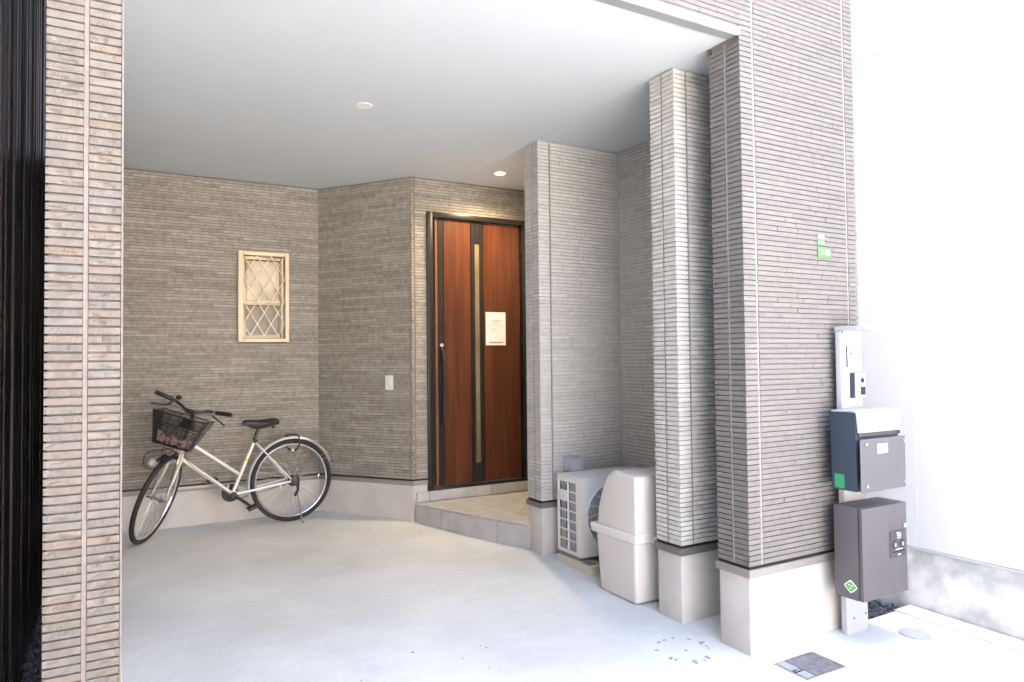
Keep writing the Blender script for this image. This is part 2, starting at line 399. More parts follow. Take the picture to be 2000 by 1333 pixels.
def rough_strip(l, m, rnd):
    """one split-stone strip with an uneven face; some carry a fracture ledge"""
    H = COURSE-.0034; nx, nz = 7, 3; c = .0014; b = MB()
    split = rnd.random() < .34; k0 = rnd.uniform(.2, .8); amp = rnd.uniform(.1, .28); ph = rnd.random()*6; sx = rnd.uniform(.0, .45); ex = sx+rnd.uniform(.3, .6); lip = rnd.choice((-1, 1))
    tilt = rnd.uniform(-.0012, .0012); vs = []; fs = []
    for i in range(nx+1):
        for j in range(nz+1):
            u, v = i/nx, j/nz
            x = -l/2+c+(l-2*c)*u; z = -H/2+c+(H-2*c)*v; d = DEP + tilt*(u-.5)*2 + rnd.uniform(-.0007, .0007)
            if split and sx < u < ex:
                line = k0 + amp*math.sin(u*5+ph)
                if 0 < j < nz: z += (line-v)*(H-2*c)*.28
                if (v-line)*lip > 0: d -= .0042
            vs.append((x, -d, z))
    q = len(vs); w_ = nz+1
    for i in range(nx):
        for j in range(nz): fs.append((i*w_+j, (i+1)*w_+j, (i+1)*w_+j+1, i*w_+j+1))
    rim = [i*w_ for i in range(nx+1)] + [nx*w_+j for j in range(1, nz+1)] + [i*w_+nz for i in range(nx-1, -1, -1)] + [j for j in range(nz-1, 0, -1)]
    bk = []
    for r_ in rim:
        x, y, z = vs[r_]; vs.append((x*(l/(l-2*c)), 0, z*(H/(H-2*c)))); bk.append(len(vs)-1)
    for i in range(len(rim)): k = (i+1) % len(rim); fs.append((rim[k], rim[i], bk[i], bk[k]))
    b.add(vs, fs, m); return b.mesh('brick')
def split_len(total, lo, hi, rnd):
    out = []
    while total > hi:
        x = rnd.uniform(lo, hi)
        if total-x < lo*.7: x = total-lo
        out.append(x); total -= x
    out.append(total); rnd.shuffle(out); return out

def cladding(root, faces, smat, limit=300, seed=1, rough=False):
    """faces: dicts a, b (outer line, left to right seen from outside), z0, z1, seams [s], holes [(s0,s1,z0,z1)], lo, hi"""
    rnd = random.Random(seed); pcs = []
    for fc in faces:
        a = Vector((*fc['a'], 0)); bb = Vector((*fc['b'], 0)); d = (bb-a); L = d.length; d /= L
        n = Vector((d.y, -d.x, 0)); ang = math.atan2(d.y, d.x)
        seams = sorted(fc.get('seams', [])); g = .0055
        segs = []; s = 0.
        for q in seams: segs.append((s, q-g)); s = q+g
        segs.append((s, L))
        z = fc['z0']; row = 0
        while z + COURSE <= fc['z1'] + 1e-4:
            zz = (z+.0018, z+COURSE-.0018)
            for (s0, s1) in segs:
                parts = [(s0, s1)]
                for (h0, h1, hz0, hz1) in fc.get('holes', []):
                    if zz[1] > hz0 and zz[0] < hz1:
                        np_ = []
                        for (p0, p1) in parts:
                            if h1 <= p0 or h0 >= p1: np_.append((p0, p1)); continue
                            if h0 - p0 > .012: np_.append((p0, h0))
                            if p1 - h1 > .012: np_.append((h1, p1))
                        parts = np_
                for (p0, p1) in parts:
                    x = p0
                    if p1-p0 < .02: lens = [p1-p0]
                    else: lens = split_len(p1-p0, fc.get('lo', .07), fc.get('hi', .26), rnd)
                    for l in lens:
                        pcs.append((a + d*(x+l/2) + Vector((0, 0, z+COURSE/2)) - n*DEP, l-.0003, ang, d, n))
                        x += l
            z += COURSE; row += 1
    def score(p):
        c, l, ang, d, n = p
        if (CAM-c).dot(n) <= 0: return 0
        q = [proj(c+d*sx*l/2+Vector((0, 0, sz*COURSE/2))) for sx in (-1, 1) for sz in (-1, 1)]
        if any(k is None for k in q): return 0
        cx = sum(k[0] for k in q)/4; cy = sum(k[1] for k in q)/4
        if not (-20 < cx < 2020 and -20 < cy < 1353): return 0
        return (max(k[0] for k in q)-min(k[0] for k in q))*abs(q[0][1]-q[1][1])
    pcs.sort(key=score, reverse=True)
    inv = root_mat(root).inverted(); rest = MB()
    for i, (c, l, ang, d, n) in enumerate(pcs):
        cls = min(CLS, key=lambda q: abs(q-l)); me = strip_mesh(cls, rnd.randrange(6), smat)
        dep = rnd.uniform(.9, 1.06)
        mw = Matrix.Translation(c) @ Matrix.Rotation(ang, 4, 'Z') @ Matrix.Diagonal((l/cls, dep, 1, 1))
        if rough:
            me = rough_strip(l, smat, rnd); mw = Matrix.Translation(c) @ Matrix.Rotation(ang, 4, 'Z')
        if i < limit:
            o = bpy.data.objects.new('brick', me); C.objects.link(o); o.parent = root; o.matrix_basis = inv @ mw
        else:
            vs = [mw @ v.co for v in me.vertices]
            rest.add(vs, [tuple(p.vertices) for p in me.polygons], smat)
    if rest.v: rest.build('brick', root, kind='stuff')

def seam_strip(root, a, b, s, z0, z1, m, wid=.0095, name='joint_seam'):
    a = Vector((*a, 0)); d = (Vector((*b, 0))-a).normalized(); n = Vector((d.y, -d.x, 0))
    p = a + d*s - n*(DEP+.001); e = MB()
    q = [p - d*wid/2, p + d*wid/2, p + d*wid/2 + n*(DEP-.0015), p - d*wid/2 + n*(DEP-.0015)]
    e.prism([(v.x, v.y) for v in q], z0, z1, m); e.build(name, root)

Z_T, Z_B, Z_C = .360, .409, 2.893

# ================================================================== GROUND
def slab(name, x0, x1, y0, y1, m, top=0., thick=.15, parent=None, g=.002):
    x0 += g; x1 -= g; y0 += g; y1 -= g
    P = [(x0, y0), (x1, y0), (x1, y1), (x0, y1)]
    b = MB(); b.hexa([(x, y, gz(x, y)+top-thick) for x, y in P] + [(x, y, gz(x, y)+top) for x, y in P], m)
    o = b.build(name, parent, bevel=.003, seg=1); o['kind'] = 'structure'; return o
g = MB(); g.add([(-250, -250, -.25), (250, -250, -.25), (250, 250, -.25), (-250, 250, -.25)], [(0, 1, 2, 3)], M['soil']); o = g.build('ground'); o['kind'] = 'structure'
slab('driveway', -.158, 2.536, 2.31, 6.2, M['concrete'])
slab('alcove_floor', 2.536, 3.30, 2.31, 4.3, M['concrete'], top=-.004)
slab('apron', -.33, 2.536, .2, 2.31, M['concrete'])
slab('apron', 2.536, 3.655, .2, 2.316, M['concrete'])
slab('kerb', 3.655, 3.80, .2, 2.325, M['kerb'], top=.006)
slab('street', -60, 60, -9, .2, M['pale_paving'], top=-.03)
def gravel(name, x0, x1, y0, y1, n, base):
    b = MB(); rnd = random.Random(5)
    for i in range(n):
        x = rnd.uniform(x0, x1); y = rnd.uniform(y0, y1); r_ = rnd.uniform(.007, .017)
        z = base + rnd.uniform(-.006, .010)
        rot = Quaternion((rnd.random()-.5, rnd.random()-.5, rnd.random()-.5, rnd.random()-.5)).normalized().to_matrix()
        b.ball((x, y, z), r_, r_*rnd.uniform(.6, 1), r_*rnd.uniform(.5, .8), M['gravel'], 5, 3, rot)
    o = b.build(name); o['kind'] = 'stuff'; return o
b = MB(); b.box(-.37, -.158, 2.31, 9, -.2, .018, M['soil']); o = b.build('soil_bed'); o['kind'] = 'structure'
b = MB(); b.box(3.30, 3.80, 2.33, 6, -.2, -.03, M['soil']); o = b.build('soil_bed'); o['kind'] = 'structure'
gravel('gravel', -.345, -.158, 2.32, 5.6, 2600, .026)
gravel('gravel', 3.40, 3.79, 2.33, 3.6, 900, -.02)

# water stains and specks on the driveway
def blotch(x, y, r_, m, seed, nm, h=.0012, el=1.):
    rnd = random.Random(seed); n = 14; ph = rnd.random()*6; a0 = rnd.random()*3
    pts = []
    for i in range(n):
        t = 2*math.pi*i/n; rr = r_*(1+.28*math.sin(2*t+ph)+.18*math.sin(3*t+2*ph)+rnd.uniform(-.08, .08))
        px, py = rr*math.cos(t)*el, rr*math.sin(t)
        pts.append((x+px*math.cos(a0)-py*math.sin(a0), y+px*math.sin(a0)+py*math.cos(a0)))
    b = MB(); vs = [(px, py, gz(px, py)+h) for px, py in pts]
    b.add(vs + [(p[0], p[1], p[2]-h-.001) for p in vs], [tuple(range(n))] + [(i, n+i, n+(i+1) % n, (i+1) % n) for i in range(n)], m)
    return b.build(nm)
for i, (x, y, r_) in enumerate([(2.288,2.637,.014),(2.328,2.644,.012),(2.381,2.642,.011),(2.437,2.593,.011),(2.461,2.532,.020),(2.455,2.495,.009),(2.446,2.47,.008),
        (2.337,2.506,.012),(2.22,2.574,.012),(2.22,2.479,.016),(2.23,2.456,.012),(2.288,2.396,.022),(2.369,2.40,.020),(2.337,2.387,.011)]):
    tag(blotch(x, y, r_*.72, M['damp'], i, 'water_stain', el=1.08), 'small dark water drip stain on the pale concrete driveway beside the grey corner pier', 'stain', 'drip stains on the driveway')
for i, (x, y, r_) in enumerate([(1.224,3.117,.0055),(1.543,2.993,.004),(1.396,2.944,.003),(1.53,3.029,.003),(.934,2.971,.003),(1.461,2.805,.003),(2.05,5.05,.005),(1.75,5.35,.005)]):
    b = MB(); b.ball((x, y, gz(x, y)+r_*.45), r_, r_*.8, r_*.6, M['pebble'], 7, 5); o = b.build('pebble', smooth=True)
    tag(o, 'tiny dark pebble lying on the open concrete driveway', 'pebble', 'loose pebbles on the driveway')

# ================================================================== WALLS
def offs(poly, d):           # inset a ccw polygon by d (positive inwards)
    n = len(poly); out = []
    for i in range(n):
        p0, p1, p2 = Vector(poly[i-1]), Vector(poly[i]), Vector(poly[(i+1) % n])
        d1 = (p1-p0).normalized(); d2 = (p2-p1).normalized()
        n1 = Vector((-d1.y, d1.x)); n2 = Vector((-d2.y, d2.x))
        k = (n1+n2)/(1+n1.dot(n2)); q = p1 + k*d; out.append((q.x, q.y))
    return out
def wall_body(root, poly, z0, z1, groove, trim=None, base=None, core_top=None):
    b = MB(); b.prism(offs(poly, DEP), z0-.004, core_top or z1, groove); b.build('core', root)
    if trim:
        o_ = offs(poly, -.010); b = MB(); b.prism(o_, Z_T, Z_B-.013, trim); b.build('base_trim', root, bevel=.003)
        b = MB(); b.prism(offs(poly, .002), Z_B-.013, Z_B-.003, M['dark_back']); b.build('drip_shadow', root)  # solid dark strip painted as the shadow under the cladding edge
    if base:
        b = MB(); b.prism(offs(poly, .004), -.2, Z_T, base); b.build('foundation', root, bevel=.004)

# left pillar
pl, pr, d = -.1593, .0296, 2.31
t = thing('stone_pillar', 'pale taupe split-stone clad pillar beside the dark slatted wall', 'pillar', (pl, d, 0))
poly = [(pl, d), (pr, d), (pr, d+.19), (pl, d+.19)]
wall_body(t, poly, -.05, 3.6, M['groove_pillar'])
s_mid = -.0618-pl
cladding(t, [dict(a=(pl, d), b=(pr-.004, d), z0=-.09, z1=3.6, seams=[s_mid], lo=.03, hi=.2)], M['strip_outer'], 300, 3, rough=True)
seam_strip(t, (pl, d), (pr, d), s_mid, -.09, 3.6, M['caulk'], .0115)
b = MB(); b.box(pr-.004, pr+.001, d-.001, d+.19, -.09, 3.6, M['caulk']); b.build('corner_trim', t)

# front wall: pier, beam over the opening, upper storey
x1, x1r, y1b = 2.5504, 3.3915, 2.5017
t = thing('front_wall', 'grey taupe strip-clad front wall and corner pier carrying the green address plates', 'wall', (x1, d, 0))
poly = [(x1, d), (x1r, d), (x1r, y1b), (x1, y1b)]
wall_body(t, poly, Z_B, 3.0, M['groove'], M['trim'], M['mortar'])
b = MB(); b.box(pr+.003, x1r-DEP, d+DEP, y1b, Z_C+.03, 3.62, M['groove']); b.build('beam_core', t)
seamsF = [2.639-pr-.005, 3.3127-pr-.005]
cladding(t, [dict(a=(pr+.005, d), b=(x1r+.0, d), z0=Z_B, z1=3.6, seams=seamsF, holes=[(-1, x1-pr-.005, 0, 2.915)], lo=.08, hi=.28),
             dict(a=(x1, y1b), b=(x1, d+DEP), z0=Z_B, z1=2.87, seams=[y1b-2.4042], lo=.06, hi=.16),
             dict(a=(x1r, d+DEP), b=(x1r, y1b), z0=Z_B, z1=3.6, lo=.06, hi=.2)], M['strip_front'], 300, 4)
for s in seamsF: seam_strip(t, (pr+.005, d), (x1r, d), s, Z_B if s > 1 else 2.9, 3.6, M['caulk_grey'])
seam_strip(t, (x1, y1b), (x1, d), y1b-2.4042, Z_B, 2.87, M['caulk_grey'])
b = MB(); b.box(pr+.005, x1+.002, d-.006, d+.012, Z_C-.012, Z_C+.022, M['lintel']); b.build('lintel_drip_edge', t, bevel=.002)
b = MB(); b.box(pr+.005, x1-.003, d+.013, d+.070, Z_C-.008, Z_C+.028, M['lintel_grey']); b.build('lintel_underside', t)
b = MB(); b.box(-.15, x1r-.02, 2.34, 9.4, 3.63, 7.0, M['upper']); b.build('upper_storey', t)
b = MB(); b.box(x1+.004, x1+.05, y1b+.001, y1b+.02, Z_C-.09, Z_C-.002, M['trim_dark']); b.build('dark_notch_block', t)  # small dark block marking the notch at the pier top

# second pier
x2, y2, y2b = 2.5436, 2.7492, 2.9346
t = thing('short_wall', 'pale strip-clad end of short cross wall just behind the front pier, next to the beige bin', 'wall', (x2, y2, 0))
poly = [(x2, y2), (3.245, y2), (3.245, y2b), (x2, y2b)]
wall_body(t, poly, Z_B, Z_C-.002, M['groove_inner'], M['trim_dark'], M['mortar'])
sF = 2.6303-x2; sL = y2b-2.8452
cladding(t, [dict(a=(x2, y2), b=(3.245, y2), z0=Z_B, z1=Z_C, seams=[sF], lo=.06, hi=.22),
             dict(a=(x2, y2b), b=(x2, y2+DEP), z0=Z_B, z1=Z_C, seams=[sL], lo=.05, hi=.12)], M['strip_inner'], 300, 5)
seam_strip(t, (x2, y2), (3.2, y2), sF, Z_B, Z_C-.01, M['caulk'])
seam_strip(t, (x2, y2b), (x2, y2), sL, Z_B, Z_C-.01, M['caulk'])

# third wall: behind the air conditioner
x3, y3, y3b, x3i = 2.557, 4.1186, 4.2993, 3.254
t = thing('alcove_wall', 'strip-clad wall between the front door and the air conditioner alcove', 'wall', (x3, y3, 0))
poly = [(x3, y3), (x3i+.001, y3), (x3i+.001, y3b), (x3, y3b)]
wall_body(t, poly, Z_B, Z_C-.002, M['groove_inner'], M['trim_dark'], M['mortar'])
sF = 2.6533-x3; sL = y3b-4.2024
cladding(t, [dict(a=(x3, y3), b=(x3i, y3), z0=Z_B, z1=Z_C, seams=[sF], lo=.08, hi=.3),
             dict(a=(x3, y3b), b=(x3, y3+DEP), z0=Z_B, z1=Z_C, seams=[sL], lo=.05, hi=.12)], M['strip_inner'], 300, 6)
seam_strip(t, (x3, y3), (x3i, y3), sF, Z_B, Z_C-.01, M['caulk'], .006)
seam_strip(t, (x3, y3b), (x3, y3), sL, Z_B, Z_C-.01, M['caulk'], .006)

# side wall of the alcove
t = thing('side_wall', 'strip-clad side wall running back from the alcove corner', 'wall', (x3i, 3.2, 0))
poly = [(x3i, 2.52), (x3i+.12, 2.52), (x3i+.12, y3b-.2), (x3i, y3b-.2)]
b = MB(); b.box(x3i+DEP, x3i+.13, y2+.02, y3b+1.3, Z_B-.004, Z_C-.002, M['groove_inner']); b.build('core', t)
b = MB(); b.box(x3i-.010, x3i+.1, 2.95, y3-.012, Z_T, Z_B-.013, M['trim_dark']); b.build('base_trim', t)
b = MB(); b.box(x3i+.004, x3i+.13, y2+.02, y3b+1.3, -.2, Z_T, M['mortar']); b.build('foundation', t)
cladding(t, [dict(a=(x3i, y3-.001), b=(x3i, 2.95), z0=Z_B, z1=Z_C, lo=.1, hi=.34)], M['strip_inner'], 300, 7)

# back wall, angled wall, door wall
bx, yb, cx, yc = 1.5785, 6.1961, 2.1432, 5.4276
t = thing('back_wall', 'shaded strip-clad back wall behind the bicycle, with the small latticed window', 'wall', (bx, yb, 0))
b = MB(); W0, W1, W2, W3 = .922, 1.309, 1.555, 2.290
b.box(-.32, W0, yb+DEP, yb+.15, Z_B-.004, Z_C-.002, M['groove_back']); b.box(W1, bx+.2, yb+DEP, yb+.15, Z_B-.004, Z_C-.002, M['groove_back'])
b.box(W0, W1, yb+DEP, yb+.15, Z_B-.004, W2, M['groove_back']); b.box(W0, W1, yb+DEP, yb+.15, W3, Z_C-.002, M['groove_back']); b.build('core', t)
b = MB(); b.box(-.30, bx-.008, yb-.010, yb+.1, Z_T, Z_B-.013, M['trim']); b.build('base_trim', t, bevel=.003)
b = MB(); b.box(-.30, bx, yb+.002, yb+.1, Z_B-.013, Z_B-.003, M['dark_back']); b.build('drip_shadow', t)
b = MB(); b.box(-.32, bx+.2, yb+.004, yb+.15, -.2, Z_T, M['mortar']); b.build('foundation', t)
xL = -.2
WIN = (.912, 1.319, 1.545, 2.300)
cladding(t, [dict(a=(xL, yb), b=(bx, yb), z0=Z_B, z1=Z_C, holes=[(WIN[0]-xL+.01, WIN[1]-xL-.01, WIN[2]+.01, WIN[3]-.01)], lo=.10, hi=.36)], M['strip_back'], 300, 8)

t = thing('angled_wall', 'strip-clad diagonal wall with the small white outlet cover, left of the front door', 'wall', (bx, yb, 0))
a_, b_ = Vector((bx, yb)), Vector((cx, yc)); dd = (b_-a_).normalized(); nn = Vector((dd.y, -dd.x))
def angbox(m, d0, d1, z0, z1, name, e0=0., e1=0., bevel=0):
    p = [a_+dd*e0+nn*d1, a_+dd*e0-nn*d0, b_+dd*e1-nn*d0, b_+dd*e1+nn*d1]
    q = [(v.x, v.y) for v in p]
    ar = sum(q[i][0]*q[(i+1) % 4][1]-q[(i+1) % 4][0]*q[i][1] for i in range(4))
    if ar < 0: q.reverse()
    b = MB(); b.prism(q, z0, z1, m); return b.build(name, t, bevel=bevel)
Lw = (b_-a_).length
angbox(M['groove_back'], .12, -DEP, Z_B-.004, Z_C-.002, 'core', 0, -.006)
angbox(M['trim'], .1, .010, Z_T, Z_B-.013, 'base_trim', .004, .006, .003)
angbox(M['dark_back'], .1, -.002, Z_B-.013, Z_B-.003, 'drip_shadow')
angbox(M['mortar'], .12, -.004, -.2, Z_T, 'foundation', 0, .0)
cladding(t, [dict(a=(bx, yb), b=(cx, yc), z0=Z_B, z1=Z_C, seams=[Lw-.02], lo=.10, hi=.36)], M['strip_back'], 300, 9)
seam_strip(t, (bx, yb), (cx, yc), Lw-.02, Z_B, Z_C-.01, M['caulk'], .006)

DL, DR, DB, DT = 2.2739, 3.2209, .306, 2.615
t = thing('door_wall', 'strip-clad wall framing the wooden front door', 'wall', (cx, yc, 0))
b = MB(); b.box(cx+.004, DL-.001, yc+DEP, yc+.14, Z_B-.004, Z_C-.002, M['groove_back']); b.box(DL-.001, 3.25, yc+DEP, yc+.14, DT+.002, Z_C-.002, M['groove_back']); b.build('core', t)
b = MB(); b.box(cx+.006, DL-.002, yc-.010, yc+.1, Z_T, Z_B-.013, M['trim']); b.build('base_trim', t, bevel=.003)
b = MB(); b.box(cx+.004, DL-.003, yc+.002, yc+.1, Z_B-.013, Z_B-.003, M['dark_back']); b.build('drip_shadow', t)
b = MB(); b.box(cx+.002, 3.25, yc+.004, yc+.14, -.2, DB-.002, M['mortar']); b.box(cx+.002, DL-.003, yc+.0045, yc+.14, DB-.002, Z_T, M['mortar']); b.build('foundation', t)
cladding(t, [dict(a=(cx+.003, yc), b=(3.25, yc), z0=Z_B, z1=Z_C, seams=[.022], holes=[(DL-cx-.003, 9, 0, DT)], lo=.10, hi=.3)], M['strip_back'], 300, 10)
seam_strip(t, (cx+.003, yc), (3.25, yc), .022, Z_B, Z_C-.01, M['caulk'], .006)

# ceiling of three boards with hairline joints
root = bpy.data.objects.new('ceiling', None); C.objects.link(root); root['kind'] = 'structure'; root['label'] = 'pale grey painted ceiling of the covered porch'; root['category'] = 'ceiling'
def board(x0, x1_, y0, y1):
    b = MB(); b.box(x0, x1_, y0, y1, Z_C, Z_C+.03, M['ceiling']); b.build('ceiling_panel', root, bevel=.0025, seg=1)
board(-.155, 2.562, 2.3815, 6.35); board(2.5632, 3.38, 2.505, 6.35)
b = MB(); b.box(-.155, 3.385, 2.505, 6.5, Z_C+.031, Z_C+.12, M['upper']); b.build('ceiling_backing', root)

# left side wall of the carport (hidden behind the pillar in the photograph)
t = thing('carport_side_wall', 'plain strip-coloured side wall running from the left pillar to the back wall', 'wall', (pl, 4, 0))
b = MB(); b.box(pl, pr-.02, d+.195, yb-.012, -.1, Z_C-.003, M['strip_outer']); b.build('core', t)

# ================================================================== PORCH STEP
E = [(2.150, 5.392), (2.244, 5.096), (2.336, 4.813), (2.439, 4.538), (2.553, 4.270)]
Fp = [(2.545, 5.40), (2.580, 5.340), (2.622, 4.965), (2.672, 4.650), (2.72, 4.31)]
S = [(2.84, 5.40), (2.854, 5.38), (2.876, 5.101), (2.898, 4.834), (2.93, 4.31)]
W_ = [(3.25, 5.40), (3.25, 5.38), (3.25, 5.18), (3.25, 4.92), (3.25, 4.31)]
ZP = .22
t = thing('porch_step', 'low beige tiled entrance step below the front door', 'step', (2.5, 4.9, 0))
b = MB(); b.prism([(E[0][0]+.012, E[0][1]), (E[4][0]+.012, E[4][1]), (3.25, 4.31), (3.25, 5.41)], -.1, ZP-.009, M['grout']); b.build('bed', t)
def poly_tile(pts, z0, z1, gap=.0045):
    ar = sum(pts[i][0]*pts[(i+1) % len(pts)][1]-pts[(i+1) % len(pts)][0]*pts[i][1] for i in range(len(pts)))
    if ar < 0: pts = pts[::-1]
    b = MB(); b.prism(offs(pts, gap/2), z0, z1, M['tile']); b.build('tile', t, bevel=.002, seg=1)
def lerp(p, q, k): return (p[0]+(q[0]-p[0])*k, p[1]+(q[1]-p[1])*k)
poly_tile([E[0], E[1], Fp[1], Fp[0]], ZP-.010, ZP)
poly_tile([Fp[0], Fp[1], S[1], S[0]][:4], ZP-.010, ZP, .001)
for i in range(1, 4):
    poly_tile([E[i], E[i+1], Fp[i+1], Fp[i]], ZP-.010, ZP)
    poly_tile([Fp[i], Fp[i+1], S[i+1], S[i]], ZP-.010, ZP)
    poly_tile([S[i], S[i+1], W_[i+1], W_[i]], ZP-.010, ZP)
def riser(p, q):
    p = Vector(p); q = Vector(q); e = (q-p).normalized(); n_ = Vector((e.y, -e.x))
    if n_.x > 0: n_ = -n_
    k = .00225
    P = [p+e*k, q-e*k, q-e*k-n_*.010, p+e*k-n_*.010]; pts = [(v.x, v.y) for v in P]
    ar = sum(pts[i][0]*pts[(i+1) % 4][1]-pts[(i+1) % 4][0]*pts[i][1] for i in range(4))
    if ar < 0: pts.reverse()
    b = MB(); b.prism(pts, -.05, ZP-.0125, M['tile']); b.build('tile', t, bevel=.002, seg=1)
for i in range(4): riser(E[i], E[i+1])
for (a0, a1) in ((2.172, 2.279), (2.283, 2.858), (2.862, 3.25)):
    b = MB(); b.box(a0, a1, yc-.022, yc-.004, ZP+.002, DB-.002, M['tile']); b.build('tile', t, bevel=.002, seg=1)

# ================================================================== FRONT DOOR
t = thing('front_door', 'red-brown woodgrain front door with black frame, narrow glass strip and long black handle', 'door', (DL, yc, DB))
fd = .035
b = MB()
b.box(DL, DL+.048, yc-.020, yc+.11, DB, DT, M['black_metal']); b.box(DR-.036, DR, yc-.020, yc+.11, DB, DT, M['black_metal'])
b.box(DL+.049, DR-.037, yc-.020, yc+.11, DT-.042, DT, M['black_metal']); b.box(DL+.049, DR-.037, yc-.020, yc+.11, DB, DB+.022, M['black_metal'])
b.build('door_frame', t, bevel=.002)
y0 = yc+.012; zb_, zt_ = DB+.026, DT-.046
b = MB(); b.box(DL+.052, DR-.040, y0+.014, y0+.05, zb_, zt_, M['black_metal']); b.build('door_leaf', t)
def dpanel(name, xa, xb, za, zb2, m, yy, dep=.012, bev=.0015, **k):
    b = MB(); b.box(xa, xb, yy, yy+dep, za, zb2, m); return b.build(name, t, bevel=bev, seg=1, **k)
dpanel('wood_strip', 2.356, 2.380, zb_+.002, zt_-.002, M['wood_edge'], y0+.001)
dpanel('black_stile', 2.383, 2.432, zb_+.002, zt_-.002, M['black_metal'], y0)
dpanel('wood_panel', 2.436, 2.688, zb_+.002, zt_-.002, M['wood'], y0+.001)
dpanel('black_stile', 2.692, 2.7285, zb_+.002, zt_-.002, M['black_metal'], y0-.001)
dpanel('black_stile', 2.7755, 2.806, zb_+.002, zt_-.002, M['black_metal'], y0-.001)
dpanel('black_stile', 2.729, 2.775, 2.382, zt_-.002, M['black_metal'], y0)
dpanel('black_stile', 2.729, 2.775, zb_+.002, .495, M['black_metal'], y0)
dpanel('glass_strip', 2.729, 2.775, 0.497, 2.380, M['door_glass'], y0+.008, .006, .0005)
dpanel('wood_panel', 2.812, DR-.046, zb_+.002, zt_-.002, M['wood'], y0+.001)
h = MB(); h.tube([(2.408, y0-.006, 1.475), (2.408, y0-.030, 1.45), (2.411, y0-.042, 1.36), (2.413, y0-.047, 1.17), (2.411, y0-.043, .98), (2.408, y0-.030, .87), (2.408, y0-.006, .845)],
                 [.010, .012, .0125, .013, .0125, .012, .010], M['black_plastic'], 10); h.build('door_handle', t, smooth=True)
h = MB(); h.disc((2.408, y0-.0005, 1.503), (0, -1, 0), .016, .014, M['chrome'], 20); h.build('lock_cylinder', t, smooth=True)
h = MB(); h.disc((2.408, y0-.0005, .80), (0, -1, 0), .010, .008, M['dark_steel'], 16); h.build('lock_cylinder', t, smooth=True)
for z in (2.38, 1.55, .55):
    h = MB(); h.tube([(DR-.037, y0-.016, z-.05), (DR-.037, y0-.016, z+.05)], .007, M['black_metal'], 8); h.build('hinge', t)
pp_ = tag(None or MB().box(2.828, 3.024, y0-.0035, y0-.0018, 1.503, 1.792, M['paper']).build('paper_notice'), 'white printed paper notice taped to the wooden front door', 'notice')
pr_ = MB(); yy = y0-.0042
pr_.box(2.884, 2.980, yy, yy+.0005, 1.716, 1.726, M['ink_pale']); pr_.box(2.886, 2.966, yy, yy+.0005, 1.697, 1.704, M['ink_pale'])
rnd = random.Random(4)
for i, (z, l) in enumerate([(1.680, .10), (1.670, .09), (1.660, .03), (1.646, .09), (1.636, .07), (1.620, .045)]):
    x = 2.862
    while x < 2.862+l:
        wd = rnd.uniform(.006, .014); pr_.box(x, x+wd, yy, yy+.0005, z, z+.004, M['ink_pale']); x += wd+.003
pr_.build('printed_lines', pp_, kind='stuff')
MB().box(2.862, 2.996, yy, yy+.0005, 1.524, 1.530, M['ink']).build('printed_bar', pp_)

# ================================================================== WINDOW
wx0, wx1, wz0, wz1 = WIN
t = thing('window', 'small cream-framed sash window with diamond security lattice', 'window', (wx0, yb, wz0))
b = MB(); yF = yb-.045
b.box(wx0, wx0+.036, yF, yb+.065, wz0, wz1, M['cream']); b.box(wx1-.030, wx1, yF, yb+.065, wz0, wz1, M['cream'])
b.box(wx0+.037, wx1-.031, yF, yb+.065, wz1-.030, wz1, M['cream']); b.box(wx0+.037, wx1-.031, yF-.006, yb+.065, wz0, wz0+.030, M['cream'])
b.build('window_frame', t, bevel=.003)
ix0, ix1, iz0, iz1 = wx0+.04, wx1-.034, wz0+.033, wz1-.033; zm = 1.872
def sash(x0, x1_, z0, z1, y, gm, st=.027):
    b = MB(); b.box(x0, x0+st, y, y+.025, z0, z1, M['cream']); b.box(x1_-st, x1_, y, y+.025, z0, z1, M['cream'])
    b.box(x0+st, x1_-st, y, y+.025, z1-st*.9, z1, M['cream']); b.box(x0+st, x1_-st, y, y+.025, z0, z0+st*.9, M['cream']); s_ = b.build('sash', t, bevel=.002)
    b = MB(); b.box(x0+st-.004, x1_-st+.004, y+.010, y+.015, z0+st*.9-.004, z1-st*.9+.004, gm); b.build('pane', s_)
    b = MB(); b.box(x1_-st-.006, x1_-st, y+.002, y+.0095, z0+st, z1-st, M['cream_dark']); b.box(x0+st, x1_-st-.0065, y+.002, y+.0095, z1-st-.008, z1-st*.9, M['cream_dark']); b.build('shadow_gap', s_)  # dark strips at the pane edges stand in for shadow
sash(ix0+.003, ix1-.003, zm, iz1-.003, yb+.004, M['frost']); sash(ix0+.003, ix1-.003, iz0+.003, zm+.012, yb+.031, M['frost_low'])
b = MB(); b.box(ix0-.003, ix1+.003, yb+.058, yb+.062, iz0-.003, iz1+.003, M['cream_dark']); b.build('rebate', t)
W, Hh = ix1-ix0, iz1-iz0; per = W/3; sl_ = 1.72
def bar(p, q, dy):
    b = MB(); e = Vector((q[0]-p[0], 0, q[1]-p[1])); e.normalize(); n_ = Vector((-e.z, 0, e.x))*.0032
    P = [Vector((p[0], yF+.010+dy, p[1])), Vector((q[0], yF+.010+dy, q[1]))]
    pts = [P[0]-n_, P[1]-n_, P[1]+n_, P[0]+n_]
    b.extrude(pts, (0, .0035, 0), M['cream']); b.build('lattice_bar', t)
